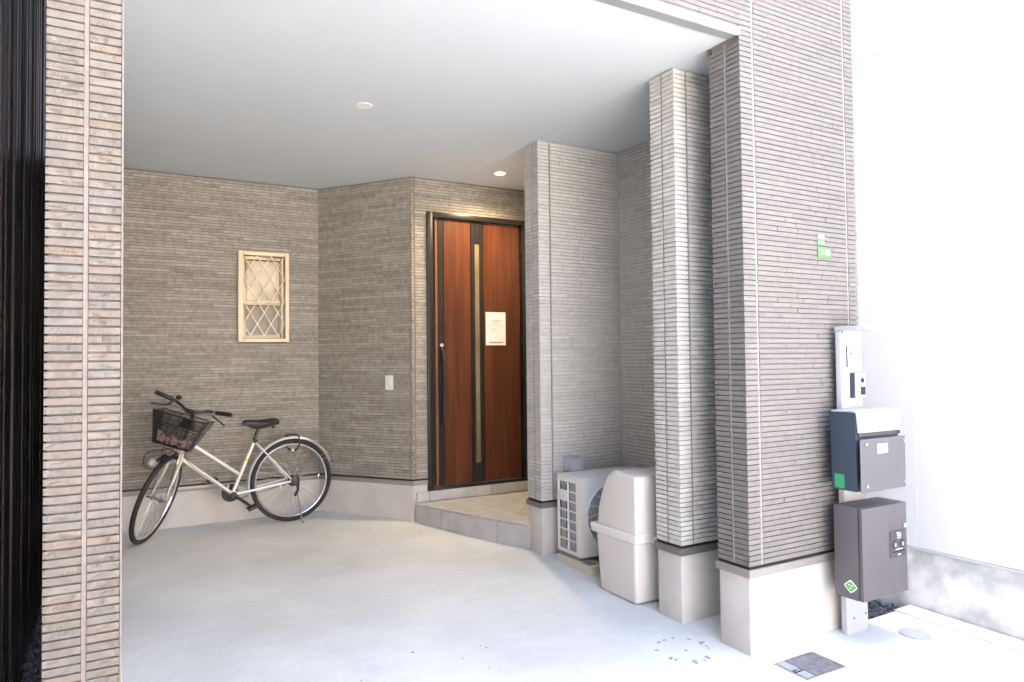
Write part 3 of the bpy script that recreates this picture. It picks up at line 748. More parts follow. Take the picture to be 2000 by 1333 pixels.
for sgn in (1, -1):
    for k in range(-7, 8):
        # line x = xs + sgn*(iz1 - z)/sl
        xs = (ix0 if sgn > 0 else ix1) + k*per
        za, zb3 = iz1, iz0
        xa, xb = xs, xs + sgn*(iz1-iz0)/sl_
        def clip(x):
            return iz1 - sgn*(x-xs)*sl_
        pts = []
        for (x, z) in ((xa, za), (xb, zb3)):
            if ix0-1e-6 <= x <= ix1+1e-6: pts.append((x, z))
        for x in (ix0, ix1):
            z = clip(x)
            if iz0 < z < iz1: pts.append((x, z))
        pts = sorted(set((round(x, 5), round(z, 5)) for x, z in pts))
        if len(pts) >= 2 and abs(pts[-1][0]-pts[0][0]) > .02: bar(pts[0], pts[-1], 0 if sgn > 0 else .0045)

# outlet cover on the angled wall
c = Vector((2.013, 5.604, 1.197)); dA = Vector((dd.x, dd.y, 0)); nA = Vector((nn.x, nn.y, 0))
def obox(b, c, ax, n_, w, h, y0_, y1_, m):
    z = Vector((0, 0, 1)); p = []
    for zz in (-h/2, h/2):
        for (s, q) in ((-1, y1_), (1, y1_), (1, y0_), (-1, y0_)): p.append(c+ax*s*w/2+n_*q+z*zz)
    b.hexa(p, m)
b = MB(); obox(b, c, dA, nA, .072, .122, -.002, .014, M['plastic_white'])
t = thing('outlet_cover', 'small white weatherproof outlet cover on the diagonal wall', 'outlet', c); b.build('cover', t, bevel=.004)
b = MB(); obox(b, c+Vector((0, 0, .01)), dA, nA, .056, .082, .0142, .020, M['plastic_white']); b.build('flap', t, bevel=.003)

# downlights
def downlight(x, y, lit, label):
    t = thing('downlight', label, 'ceiling light', (x, y, Z_C), 'recessed downlights in the ceiling')
    b = MB(); b.ring((x, y, Z_C-.002), (1, 0, 0), (0, 1, 0), .044, .005, M['unlit'], 32, 8, .7); b.build('trim_ring', t, smooth=True)
    b = MB(); b.disc((x, y, Z_C-.0005), (0, 0, -1), .041, .003, M['lit'] if lit else M['unlit'], 32); b.build('lens', t)
    if lit:
        l = bpy.data.lights.new('downlight_lamp', 'SPOT'); l.energy = lit; l.color = (1, .73, .44); l.spot_size = R(150); l.spot_blend = .8; l.shadow_soft_size = .04
        lo = bpy.data.objects.new('downlight_lamp', l); C.objects.link(lo); lo.parent = t; lo.location = (0, 0, -.012)
downlight(2.747, 5.005, 11, 'lit warm recessed downlight in the ceiling in front of the door')
downlight(1.305, 4.04, 0, 'unlit white recessed downlight in the middle of the carport ceiling')

# ================================================================== AIR CONDITIONER
ax0, ax1_, ay0, ay1, az0, az1 = 2.622, 3.236, 3.745, 4.02, .100, .606
t = thing('air_conditioner', 'ivory outdoor air conditioner unit standing behind the beige bin', 'air conditioner', (ax0, ay0, az0))
b = MB()
b.box(ax0+.022, ax1_-.002, ay0+.058, ay1-.012, az0, az1-.012, M['fins']); b.build('heat_exchanger', t)
FC, FR = Vector((2.875, ay0, .352)), .205
# front panel with a round hole
fp = MB(); n = 40; vs = []; rect = []
for i in range(n):
    a = 2*math.pi*i/n; dx, dz = math.cos(a), math.sin(a)
    vs.append((FC.x+FR*dx, ay0, FC.z+FR*dz))
def on_rect(dx, dz):
    k = 9e9
    for (lim, dv, c0) in ((ax1_, dx, FC.x), (ax0, dx, FC.x)):
        if abs(dv) > 1e-6:
            q = (lim-c0)/dv
            if q > 0: k = min(k, q)
    for lim in (az1-.0, az0):
        if abs(dz) > 1e-6:
            q = (lim-FC.z)/dz
            if q > 0: k = min(k, q)
    return (FC.x+dx*k, ay0, FC.z+dz*k)
angs = sorted([2*math.pi*i/n for i in range(n)] + [math.atan2(z-FC.z, x-FC.x) % (2*math.pi) for x in (ax0, ax1_) for z in (az0, az1)])
inn = [(FC.x+FR*math.cos(a), ay0, FC.z+FR*math.sin(a)) for a in angs]; out = [on_rect(math.cos(a), math.sin(a)) for a in angs]
k = len(angs); vs = inn + out + [(x, y+.05, z) for x, y, z in inn]
fs = [(i, (i+1) % k, k+(i+1) % k, k+i) for i in range(k)] + [(2*k+i, 2*k+(i+1) % k, (i+1) % k, i) for i in range(k)]
fp.add(vs, fs, M['ac']); fp.build('front_panel', t)
b = MB(); b.box(ax0-.001, ax1_+.001, ay0+.0005, ay1, az1-.011, az1+.002, M['ac']); b.build('top_panel', t, bevel=.006)
b = MB(); b.disc((FC.x, ay0+.0495, FC.z), (0, 1, 0), FR+.002, .004, M['ac_dark'], 40); b.build('fan_cavity', t)
b = MB()
for i in range(3):
    a0 = i*2*math.pi/3+.4; pts = []
    for j in range(6):
        a = a0+j*.16; 
        pts.append((a, ay0+.030+.012*math.sin(j*.5)))
    vs = []
    for a, y in pts: vs += [(FC.x+.035*math.cos(a*.9), y, FC.z+.035*math.sin(a*.9)), (FC.x+.18*math.cos(a), y+.004, FC.z+.18*math.sin(a))]
    b.add(vs, [(2*j, 2*j+1, 2*j+3, 2*j+2) for j in range(5)], M['ac_dark'])
b.disc((FC.x, ay0+.02, FC.z), (0, 1, 0), .04, .028, M['ac_dark'], 20); b.build('fan', t)
b = MB()
for i in range(17): b.ring((FC.x, ay0-.006-.006*math.sin(i/16*2.5), FC.z), (1, 0, 0), (0, 0, 1), .022+i*(FR-.022)/16, .0021, M['ac'], 40, 5)
for i in range(16):
    a = 2*math.pi*i/16+.1
    b.tube([(FC.x+.02*math.cos(a), ay0-.005, FC.z+.02*math.sin(a)), (FC.x+.12*math.cos(a+.12), ay0-.010, FC.z+.12*math.sin(a+.12)), (FC.x+FR*math.cos(a+.3), ay0-.003, FC.z+FR*math.sin(a+.3))], .0026, M['ac'], 5)
b.disc((FC.x, ay0-.009, FC.z), (0, 1, 0), .03, .006, M['ac'], 20); b.build('fan_grille', t)
b = MB(); b.ring((FC.x, ay0-.002, FC.z), (1, 0, 0), (0, 0, 1), FR+.004, .006, M['ac'], 48, 6, .7); b.build('fan_rim', t, smooth=True)
b = MB(); b.box(ax0, ax0+.006, ay0+.0005, ay0+.058, az0, az1-.0115, M['ac']); b.box(ax0, ax0+.006, ay1-.022, ay1, az0, az1-.0115, M['ac'])
b.box(ax0, ax0+.006, ay0+.0585, ay1-.0225, az1-.040, az1-.0115, M['ac']); b.box(ax0, ax0+.006, ay0+.0585, ay1-.0225, az0, az0+.024, M['ac']); b.build('side_panel', t)
yl, yh = ay0+.0585, ay1-.0225; zl, zh = az0+.024, az1-.040
ymid = yl+(yh-yl)*.5
b = MB(); b.box(ax0+.0005, ax0+.011, ymid-.005, ymid+.005, zl, zh, M['ac']); b.build('guard_bar', t)
for i in range(1, 7):
    z = zl+(zh-zl)*i/7; b = MB(); b.box(ax0+.001, ax0+.0105, yl, ymid-.0055, z-.004, z+.004, M['ac']); b.box(ax0+.001, ax0+.0105, ymid+.0055, yh, z-.004, z+.004, M['ac']); b.build('guard_bar', t)
z = zl+(zh-zl)*5.5/7; b = MB(); b.box(ax0-.006, ax0+.0005, ymid-.012, yh-.006, z-.032, z+.038, M['ac']); b.build('hand_grip', t, bevel=.003)
b = MB(); b.box(ax0+.012, ax0+.0215, ymid+.02, ymid+.034, zl+.02, zh-.02, M['ac_dark']); b.build('sensor_rail', t)
for (x0, lab) in ((2.60, 'cream mounting block under the near left end of the air conditioner'), (3.10, 'cream mounting block under the far end of the air conditioner, mostly behind the bin')):
    b = MB(); y0_, y1_ = 3.615, 4.01; zg = gz(x0, y0_)-.006
    b.extrude([(x0-.012, y0_-.008, zg), (x0-.012, y1_+.008, zg), (x0+.002, y1_, az0-.022), (x0+.002, y0_, az0-.022)], (.11, 0, 0), M['pad'])
    o = b.build('mounting_block', bevel=.004); tag(o, lab, 'block', 'mounting blocks under the air conditioner')
    f_ = MB(); f_.box(x0+.02, x0+.07, ay0+.02, ay1-.02, az0-.021, az0-.001, M['dull_steel']); f_.box(x0+.012, x0+.078, 3.66, 3.72, az0-.0215, az0-.016, M['dull_steel']); f_.build('steel_foot', o)

t = thing('vent_hood', 'small grey vent hood on the strip-clad wall above the air conditioner', 'vent', (2.74, y3, .64))
b = MB(); pts = [(2.738, y3, .593)]; b.box(2.736, 2.865, y3-.010, y3+.002, .588, .702, M['vent']); b.build('back_plate', t, bevel=.003)
prof = [(y3-.0105, .600), (y3-.0105, .697), (y3-.035, .694), (y3-.060, .680), (y3-.078, .655), (y3-.086, .620), (y3-.088, .600)]
b = MB(); b.extrude([(2.745, y, z) for y, z in prof], (.112, 0, 0), M['vent']); b.build('hood', t, bevel=.005)
b = MB(); b.box(2.755, 2.847, y3-.078, y3-.012, .596, .5995, M['ac_dark']); b.build('vent_opening', t)

# ================================================================== BIN
bX = 2.495; bW = .36
t = thing('storage_bin', 'tall beige plastic bin with rounded hinged lid and pale rim, beside the pale short wall', 'bin', (bX, 3.2, gz(bX, 3.2)))
zg = .023
b = MB()
lo_, hi_ = [(bX+.004, 3.058), (bX+bW-.02, 3.058), (bX+bW-.02, 3.385), (bX+.004, 3.385)], [(bX-.002, 3.052), (bX+bW, 3.052), (bX+bW, 3.412), (bX-.002, 3.412)]
b.hexa([(x, y, zg+.004) for x, y in lo_] + [(x, y, .362) for x, y in hi_], M['bin']); b.build('bin_body', t, bevel=.022, seg=4)
b = MB(); b.hexa([(x, y, .356) for x, y in [(bX-.010, 3.040), (bX+bW+.01, 3.040), (bX+bW+.01, 3.448), (bX-.010, 3.448)]] + [(x, y, .408) for x, y in [(bX-.014, 3.036), (bX+bW+.014, 3.036), (bX+bW+.014, 3.458), (bX-.014, 3.458)]], M['bin_light']); b.build('rim', t, bevel=.012, seg=3)
prof = [(3.048, .404), (3.048, .722), (3.222, .738), (3.262, .728), (3.300, .698), (3.332, .652), (3.362, .585), (3.386, .515), (3.404, .404)]
b = MB(); b.extrude([(bX, y, z) for y, z in prof], (bW, 0, 0), M['bin']); b.build('lid', t, bevel=.014, seg=4, ang=50)
for y in (3.10,):
    b = MB(); b.box(bX+.105, bX+.15, 3.024, 3.036, .352, .376, M['bin']); b.box(bX+.118, bX+.137, 3.020, 3.0355, .335, .392, M['bin_light']); b.build('latch', t, bevel=.003)

# ================================================================== ADDRESS PLATES
RX = Matrix.Rotation(R(90), 4, 'X')
yp = d-.0035
def plate(x0, x1_, z0, z1, label):
    t = thing('address_plate', label, 'address plate', (x0, d, z0), 'green address plates on the front wall')
    b = MB(); b.box(x0, x1_, yp, d+.001, z0, z1, M['sign_green']); b.build('plate', t, bevel=.001, seg=1)
    return t
ta = plate(3.074, 3.128, 1.929, 1.992, 'narrow green plate of small white characters on the grey front wall, the upper of two')
tb = plate(3.076, 3.182, 1.868, 1.922, 'wide green plate reading 2-10 on the grey front wall, the lower of two')
text('lettering', '2-10', .040, Matrix.Translation((3.131, yp-.0008, 1.896)) @ RX, M['white_print'], tb)
text('lettering', '二丁目', .0165, Matrix.Translation((3.102, yp-.0008, 1.943)) @ RX, M['white_print'], ta)
b = MB(); rnd = random.Random(9)
for i in range(3):
    x0 = 3.0785+i*.0165; yy = yp-.0006
    for k in range(4): b.box(x0+.001, x0+.013, yy-.0006, yy, 1.966+k*.0052, 1.9682+k*.0052, M['white_print'])
    b.box(x0+.0015+.004*(i % 2), x0+.0038+.004*(i % 2), yy-.0007, yy, 1.9640, 1.9850, M['white_print']); b.box(x0+.010, x0+.0122, yy-.0007, yy, 1.9640, 1.9850, M['white_print'])
b.build('lettering', ta)

# ================================================================== POLE AND WHAT HANGS ON IT
PX0, PX1, PY0, PY1 = 3.142, 3.308, 2.240, 2.270
t = thing('utility_pole', 'flat white entrance post with small hood, standing against the front wall', 'post', (PX0, PY0, 0))
b = MB(); b.box(PX0, PX1, PY0, PY1, -.05, 1.497, M['pole']); b.build('post', t, bevel=.003)
b = MB(); b.box(PX0-.003, PX1+.004, PY0-.135, PY1+.002, 1.4985, 1.520, M['pole']); b.build('hood', t, bevel=.003)
b = MB(); b.box(PX0+.006, PX1-.006, PY0-.012, PY0-.0005, 1.484, 1.4975, M['vent']); b.build('hood_bracket', t)
for x in (PX0+.055, PX1-.02):
    b = MB(); b.disc((x, PY0-.0005, .075+(x-PX0)*.1), (0, -1, 0), .005, .002, M['ink'], 10); b.build('bolt', t)
for x in (PX0+.05, PX0+.095):
    b = MB(); b.disc((x, PY0-.0005, 1.466), (0, -1, 0), .003, .0015, M['vent'], 10); b.build('bolt', t)
t = thing('name_plate', 'white name plate with grey characters on the white post above the intercom', 'name plate', (3.19, PY0, 1.37))
b = MB(); b.box(3.188, 3.278, PY0-.0045, PY0-.0005, 1.318, 1.424, M['white_print']); b.build('plate', t, bevel=.001, seg=1)
b = MB(); b.box(3.1835, 3.1878, PY0-.006, PY0-.0005, 1.318, 1.424, M['ink']); b.build('edge_strip', t)
b = MB(); y_ = PY0-.0048
def stroke(pts, r_=.0023): b.tube([(x, y_, z) for x, z in pts], r_, M['ink'], 5)
X0, Z0 = 3.207, 1.388
stroke([(X0-.004, Z0+.014), (X0+.006, Z0+.020), (X0+.014, Z0+.012)]); stroke([(X0+.004, Z0+.018), (X0-.002, Z0+.004)]); stroke([(X0+.010, Z0+.014), (X0+.016, Z0-.002)])
stroke([(X0, Z0+.002), (X0+.014, Z0-.004), (X0+.012, Z0-.010), (X0+.001, Z0-.006), (X0, Z0+.002)])
X0, Z0 = 3.209, 1.352
stroke([(X0, Z0+.010), (X0+.015, Z0+.006), (X0+.015, Z0-.014), (X0+.001, Z0-.010), (X0, Z0+.010)])
for q in (0, .012): stroke([(3.236+q, 1.378), (3.2375+q, 1.372)], .001)
b.build('lettering', t)
t = thing('intercom', 'small intercom with dark screen mounted on the white post', 'intercom', (3.22, PY0, 1.24))
b = MB(); b.box(3.206, 3.290, PY0-.024, PY0-.0005, 1.166, 1.290, M['navy']); b.build('back_box', t, bevel=.002)
b = MB(); b.box(3.208, 3.289, PY0-.032, PY0-.0245, 1.168, 1.289, M['pole']); b.build('front_plate', t, bevel=.003)
b = MB(); b.box(3.246, 3.282, PY0-.0335, PY0-.0318, 1.226, 1.278, M['vent']); b.build('camera_window', t)
b = MB(); b.disc((3.258, PY0-.0336, 1.252), (0, -1, 0), .012, .003, M['screen'], 18); b.build('camera_lens', t)
b = MB(); b.box(3.246, 3.282, PY0-.0335, PY0-.0318, 1.180, 1.221, M['screen']); b.build('speaker_panel', t)

# mailbox
mx0, mx1, my0, my1, mz0, mz1 = 3.040, 3.375, 2.101, 2.232, .735, 1.105
t = thing('mailbox', 'navy mailbox with white lid and raised grey front panel on the white post', 'mailbox', (mx0, my0, mz0))
b = MB(); b.box(mx0, mx1, my0, my1, mz0, mz1, M['navy']); b.build('body', t, bevel=.003)
b = MB(); zl = 1.012
pts = [(my1-.004, mz1+.001), (my1-.004, mz1+.008), (my0+.03, mz1+.010), (my0+.004, mz1+.007), (my0-.008, mz1-.006), (my0-.014, zl), (my0-.006, zl), (my0-.001, mz1-.010), (my0+.01, mz1+.001)]
pts = [(mx0+.004, y, z) for y, z in pts]
# lid as a bent sheet (quads strips) so its concave section stays clean
o_ = [(my1-.004, mz1+.009), (my0+.03, mz1+.011), (my0+.004, mz1+.008), (my0-.008, mz1-.004), (my0-.016, zl)]
i_ = [(my1-.004, mz1+.002), (my0+.03, mz1+.003), (my0+.006, mz1+.002), (my0-.0015, mz1-.006), (my0-.009, zl)]
vs = []; fs = []
for x in (mx0+.003, mx1+.001):
    vs += [(x, y, z) for y, z in o_] + [(x, y, z) for y, z in i_]
q = len(o_)
for k in range(q-1):
    fs += [(k, k+1, 2*q+k+1, 2*q+k), (q+k+1, q+k, 3*q+k, 3*q+k+1), (k+1, k, q+k, q+k+1), (2*q+k, 2*q+k+1, 3*q+k+1, 3*q+k)]
fs += [(0, 2*q, 3*q, q), (q-1, 2*q-1, 4*q-1, 3*q-1)]
b.add(vs, fs, M['pole']); b.build('lid', t)
b = MB(); b.box(mx0+.012, mx1-.006, my0-.012, my0-.0005, zl-.016, zl-.003, M['taupe_dark']); b.box(mx1-.026, mx1-.008, my0-.014, my0-.0125, zl-.018, zl-.002, M['screen']); b.build('slot_edge', t)
gx0, gx1, gy = 3.036, 3.384, 2.073
b = MB(); b.box(gx0, gx1, gy, gy+.005, .734, .983, M['mauve']); b.build('front_panel', t, bevel=.001, seg=1)
for x in (3.068, 3.362):
    for z in (.960, .764):
        b = MB(); b.tube([(x, gy+.0055, z), (x, my0+.002, z)], .005, M['chrome'], 10); b.tube([(x, gy-.012, z), (x, gy-.0005, z)], [.007, .008], M['chrome'], 14); b.build('standoff_bolt', t, smooth=True)
b = MB(); b.box(3.163, 3.240, gy-.0018, gy-.0003, .911, .955, M['white_print']); b.build('name_label', t)
b = MB(); b.box(mx0-.0015, mx0-.0003, 2.163, 2.214, .744, .809, M['green']); b.build('sticker', t)
for (y, z) in ((2.106, 1.03),):
    b = MB(); b.disc((mx0-.0003, y+.004, z+.045), (-1, 0, 0), .003, .003, M['dark_steel'], 8); b.build('rivet', t)

# delivery box
dx0, dx1, dy0, dy1, dz0, dz1 = 3.050, 3.396, 2.108, 2.234, .224, .658
t = thing('parcel_box', 'dark taupe parcel delivery box mounted low on the white post', 'parcel box', (dx0, dy0, dz0))
b = MB(); b.box(dx0, dx1, dy0, dy1, dz0, dz1, M['taupe_metal']); b.build('body', t, bevel=.003)
b = MB(); b.box(dx0+.003, dx1-.003, dy0-.006, dy0-.0005, dz0+.004, dz1-.004, M['screen']); b.build('door_gap', t)
Y = 2.084
b = MB(); b.box(dx0-.001, dx1+.001, Y, dy0-.0065, dz0+.002, dz1-.001, M['taupe_metal']); dr = b.build('door', t, bevel=.003)
lx0, lx1, lz0, lz1 = 3.256, 3.376, .401, .529
b = MB(); b.box(lx0, lx1, Y-.004, Y-.0003, lz0, lz1, M['taupe_dark']); b.build('lock_panel', dr, bevel=.001, seg=1)
for (x, z) in ((3.291, .463), (3.350, .463)):
    b = MB(); b.ring((x, Y-.0045, z), (1, 0, 0), (0, 0, 1), .017, .0018, M['screen'], 24, 6); b.disc((x, Y-.0042, z), (0, -1, 0), .014, .004, M['taupe_metal'], 20); b.box(x-.0022, x+.0022, Y-.0095, Y-.0085, z-.010, z+.006, M['white_print']); b.build('lock_dial', dr)
b = MB(); b.box(lx0+.018, lx1-.006, Y-.0055, Y-.0042, .4255, .4305, M['screen']); b.build('slot', dr)
yy = Y-.0052
for (x0, x1_, z0, z1) in ((3.307, 3.334, .5145, .5185), (3.310, 3.342, .499, .511), (3.312, 3.340, .4905, .4945), (3.297, 3.350, .4365, .4400), (3.313, 3.338, .4095, .4150)):
    b = MB(); b.box(x0, x1_, yy, Y-.0043, z0, z1, M['white_print'] if z1-z0 < .008 else M['vent']); b.build('lettering', dr)
b = MB(); b.tube([(3.358, Y-.0005, .550), (3.358, Y-.014, .550)], [.007, .009], M['chrome'], 16); b.ball((3.358, Y-.016, .550), .0105, .006, .0105, M['chrome'], 14, 8); b.build('knob', dr, smooth=True)
# rounded diamond sticker on the side
b = MB(); yc_, zc_ = 2.150, .284
def dia(b, hx, hz, x, m, n=5):
    P = []
    for (sy, sz) in ((1, 0), (0, 1), (-1, 0), (0, -1)):
        for k in range(-1, 2):
            a = math.atan2(sz, sy)+k*.22; P.append((yc_+hx*math.cos(a)*(.93 if k else 1), zc_+hz*math.sin(a)*(.93 if k else 1)))
    vs = [(x, y, z) for y, z in P]
    b.extrude(vs, (-.0006, 0, 0), m)
dia(b, .034, .030, dx0-.0003, M['white_print']); dia(b, .028, .0245, dx0-.0011, M['lime'])
for (oy, oz) in ((.008, .006), (-.008, .004), (.002, -.009)):
    b.box(dx0-.0024, dx0-.0018, yc_+oy-.004, yc_+oy+.004, zc_+oz-.0025, zc_+oz+.0025, M['white_print'])
b.build('sticker', t)

# covers in the apron
zc0 = gz(2.7, 2.12)
t = thing('drain_cover', 'square dark cast iron inspection cover set in the white concrete by the front wall', 'drain cover', (2.70, 2.115, zc0))
def flat(b, x0, x1_, y0, y1, h0, h1, m):
    P = [(x0, y0), (x1_, y0), (x1_, y1), (x0, y1)]; b.hexa([(x, y, gz(x, y)+h0) for x, y in P]+[(x, y, gz(x, y)+h1) for x, y in P], m)
b = MB()
for r_ in ((2.574, 2.828, 2.028, 2.034), (2.574, 2.828, 2.196, 2.202), (2.574, 2.580, 2.0345, 2.1955), (2.822, 2.828, 2.0345, 2.1955)): flat(b, *r_, -.01, .004, M['dull_steel'])
b.build('rim', t)
b = MB(); flat(b, 2.636, 2.819, 2.037, 2.193, -.01, .005, M['iron']); b.build('lid', t, bevel=.001, seg=1)
b = MB(); flat(b, 2.583, 2.632, 2.037, 2.090, -.01, .0045, M['lid_grey']); flat(b, 2.583, 2.632, 2.118, 2.193, -.01, .0045, M['lid_grey']); b.build('end_strip', t)
b = MB(); flat(b, 2.583, 2.632, 2.091, 2.117, -.01, .0015, M['screen']); b.build('finger_hole', t)
b = MB(); b.tube([(2.594, 2.104, gz(2.6, 2.1)+.004), (2.61, 2.100, gz(2.6, 2.1)+.008), (2.626, 2.104, gz(2.6, 2.1)+.004)], .003, M['dull_steel'], 6); b.build('pull_ring', t)
b = MB(); n = 36
vs = [(3.442+.068*math.cos(2*math.pi*i/n), 2.087+.072*math.sin(2*math.pi*i/n)) for i in range(n)]
V = [(x, y, gz(x, y)-.01) for x, y in vs] + [(x, y, gz(x, y)+.004) for x, y in vs]
b.add(V, [tuple(range(n, 2*n))] + [(i, (i+1) % n, n+(i+1) % n, n+i) for i in range(n)], M['lid_grey']); o = b.build('access_lid')
tag(o, 'round blue-grey access lid in the white concrete near the post foot', 'access lid')

# ================================================================== NEIGHBOURS
nx = 3.807
t = thing('neighbour_wall', 'bright white neighbouring house wall on a stained concrete base', 'wall', (nx, 2, 0))
b = MB(); b.box(nx+.004, nx+.3, -1.5, 9, -.2, .318, M['old_concrete']); b.build('concrete_base', t, bevel=.003)
b = MB(); b.box(nx-.006, nx+.3, -1.5, 9, .3195, .333, M['pole']); b.build('base_flashing', t, bevel=.002)
for (y0_, y1_) in ((-1.5, 2.2755), (2.2785, 9)):
    for (z0_, z1_) in ((.335, 3.101), (3.1045, 6.6)):
        b = MB(); b.box(nx, nx+.3, y0_, y1_, z0_, z1_, M['white_wall']); b.build('wall_panel', t, bevel=.002, seg=1)
b = MB(); b.box(nx+.02, nx+.28, -1.4, 8.9, .34, 6.5, M['upper']); b.build('core', t)
b = MB(); b.tube([(nx+.0008, 2.277, .34), (nx+.0008, 2.277, 6.5)], .0022, M['white_wall'], 6); b.build('joint_bead', t)

t = thing('slatted_wall', 'dark brown vertically slatted neighbouring wall beside the pale stone pillar', 'wall', (-.35, 4, 0))
b = MB(); b.box(-.9, -.362, -1, 9, -.2, 6.2, M['dark_back']); b.build('backing', t)
y = .6; rnd = random.Random(2)
while y < 8.6:
    wd = rnd.uniform(.052, .066); x = -.329+rnd.uniform(-.005, .002)
    b = MB(); b.box(-.361, x, y, y+wd, .045, 6.1, M['dark_slat']); b.build('slat', t, bevel=.004, seg=1)
    y += wd + rnd.uniform(.045, .075)

# houses on the far side of the street, lit by the sun behind this house
M['street_house'] = mat('street_house_render', (.58, .505, .41), .9, col2=(.52, .455, .37), nscale=.6)
M['street_roof'] = mat('street_house_roof', (.12, .12, .13), .7)
for (x0, x1_, hgt, nm) in ((-26, -9.2, 5.3, 'pale rendered house across the street, far left of the group'), (-9, 5.8, 4.9, 'beige rendered house directly across the street'), (6.2, 24, 5.5, 'tall beige rendered house across the street, on the neighbour side')):
    t = thing('street_house', nm, 'house', (x0, -9, 0), 'houses across the street')
    b = MB(); b.box(x0, x1_, -18, -9, -.2, hgt, M['street_house']); b.build('wall', t)
    b = MB(); b.box(x0-.15, x1_+.15, -18.2, -8.6, hgt+.002, hgt+.25, M['street_roof']); b.build('roof', t)
    x = x0+1.2
    while x < x1_-1.6:
        for z in (.9, 2.9):
            b = MB(); b.box(x, x+1.3, -9.0, -8.95, z, z+1.0, M['screen']); b.build('window', t)
        x += 2.6
# ================================================================== BICYCLE
O = Vector((1.292, 5.9423, .4129)); Fv = Vector((-.99292, -.11815, -.01193)); Lv = Vector((.11838, -.99274, -.02116)); Uv = Fv.cross(Lv).normalized()
Lv = Uv.cross(Fv).normalized(); RW, WB = .3341, 1.0324
foot = O - Uv*RW
mwB = Matrix.Translation(foot) @ Matrix((Fv, Lv, Uv)).transposed().to_4x4()
bike = thing('bicycle', 'silver city bicycle with black wire front basket parked against the back wall', 'bicycle', mw=mwB)
def P(f, u, l=0.): return O + Fv*f + Uv*u + Lv*l
Ax = Vector((.36329, .02347, .93138)).normalized(); Lf = Vector((.8511, -.41503, -.32152)).normalized(); Pf = Lf.cross(Ax).normalized(); Bs = Vector((.3178, 5.8268, .3806))
def Q(f, a, l=0.): return Bs + Pf*f + Ax*a + Lf*l
def arc(c, a, b, r_, t0, t1, n): return [c + (a*math.cos(t0+(t1-t0)*i/n) + b*math.sin(t0+(t1-t0)*i/n))*r_ for i in range(n+1)]

def wheel(name, c, a, b, hubw, seed):
    nrm = a.cross(b)
    w_ = MB(); w_.ring(c, a, b, RW-.0175, .0175, M['rubber'], 72, 10); wo_ = w_.build(name, bike, smooth=True)
    r_ = MB(); r_.ring(c, a, b, RW-.041, .0085, M['chrome'], 72, 8, 1.25); r_.build('rim', wo_, smooth=True)
    h_ = MB(); h_.tube([c-nrm*hubw, c-nrm*hubw*.6, c-nrm*hubw*.55, c+nrm*hubw*.55, c+nrm*hubw*.6, c+nrm*hubw], [.02, .02, .012, .012, .02, .02], M['dull_steel'], 14); h_.build('hub', wo_, smooth=True)
    for i in range(36):
        s_ = MB(); th = 2*math.pi*i/36; side = 1 if i % 2 else -1; th2 = th + (.55 if (i//2) % 2 else -.55)
        p = c + nrm*side*hubw*.6 + (a*math.cos(th2)+b*math.sin(th2))*.019; q = c + (a*math.cos(th)+b*math.sin(th))*(RW-.045)
        s_.tube([p, q], .0012, M['chrome'], 4, cap=False); s_.build('spoke', wo_)
    return wo_
rw = wheel('rear_wheel', O, Fv, Uv, .045, 1)
Hf = Q(.055, 0.)
# forward and up of the turned front wheel
Fw = Q(math.sin(R(68)), -math.cos(R(68))) - Bs; Fw = (Pf*math.sin(R(68)) - Ax*math.cos(R(68))).normalized(); Uw = Fw.cross(Lf).normalized()
wheel('front_wheel', Hf, Fw, Uw, .040, 2)

BB = P(.468, -.052); ST = P(.297, .343)
fr = MB(); T = M['silver']
fr.tube([P(.845, .27), BB], .0155, T, 12)                         # down tube
fr.tube([P(.815, .405), P(.402, .085)], .0135, T, 12)             # upper tube, meets the seat tube low
fr.tube([ST, BB], .0145, T, 12)                                   # seat tube
fr.tube([P(.860, .225), P(.770, .470)], .0175, T, 12)             # head tube
fr.tube([BB-Lv*.04, BB+Lv*.04], .021, T, 14)
for s in (-1, 1):
    fr.tube([BB+Lv*s*.028+Fv*-.02, P(.34, -.038, s*.045), P(.02, .002, s*.062)], .0095, T, 10)   # chain stays
    fr.tube([P(.288, .330, s*.016), P(.02, .012, s*.062)], .0075, T, 10)                         # seat stays
    fr.disc(P(.006, .004, s*.060), Lv, .018, .004, T, 14)
fr.build('frame', bike, smooth=True)
b = MB(); b.disc(P(.297, .330), ST-BB, .0185, .028, M['black_plastic'], 14); b.tube([P(.297, .335, .0), P(.297, .335, .03)], .006, M['dark_steel'], 8); b.build('seat_clamp', bike, smooth=True)
b = MB(); b.tube([ST-(ST-BB).normalized()*.02, P(.262, .455)], .0125, M['dark_steel'], 12); b.build('seat_post', bike, smooth=True)
# yellow sticker on the seat tube
s0 = BB.lerp(ST, .62); b = MB(); b.tube([s0, s0+(ST-BB).normalized()*.022], .0150, M['yellow'], 12, cap=False); b.build('sticker', bike)
# saddle: lofted cross sections nose to tail
secs = [(.388, .014, .492, .012), (.370, .022, .502, .030), (.32, .028, .500, .052), (.27, .042, .496, .064), (.22, .072, .498, .060), (.175, .092, .504, .050), (.140, .094, .506, .046), (.118, .070, .500, .034)]
sa = MB(); n = 14; vs = []
for (f, hw, u, dp) in secs:
    for j in range(n):
        t_ = 2*math.pi*j/n; cy, sy = math.cos(t_), math.sin(t_)
        vs.append(P(f, u + (sy*.012 if sy > 0 else sy*dp) - .010*abs(cy)**2, hw*cy))
k = len(secs); fs = [(i*n+j, (i+1)*n+j, (i+1)*n+(j+1) % n, i*n+(j+1) % n) for i in range(k-1) for j in range(n)] + [tuple(range(n))[::-1], tuple((k-1)*n+j for j in range(n))]
sa.add(vs, [f[::-1] for f in fs], M['saddle']); sad = sa.build('saddle', bike, smooth=True, ang=60)
b = MB()
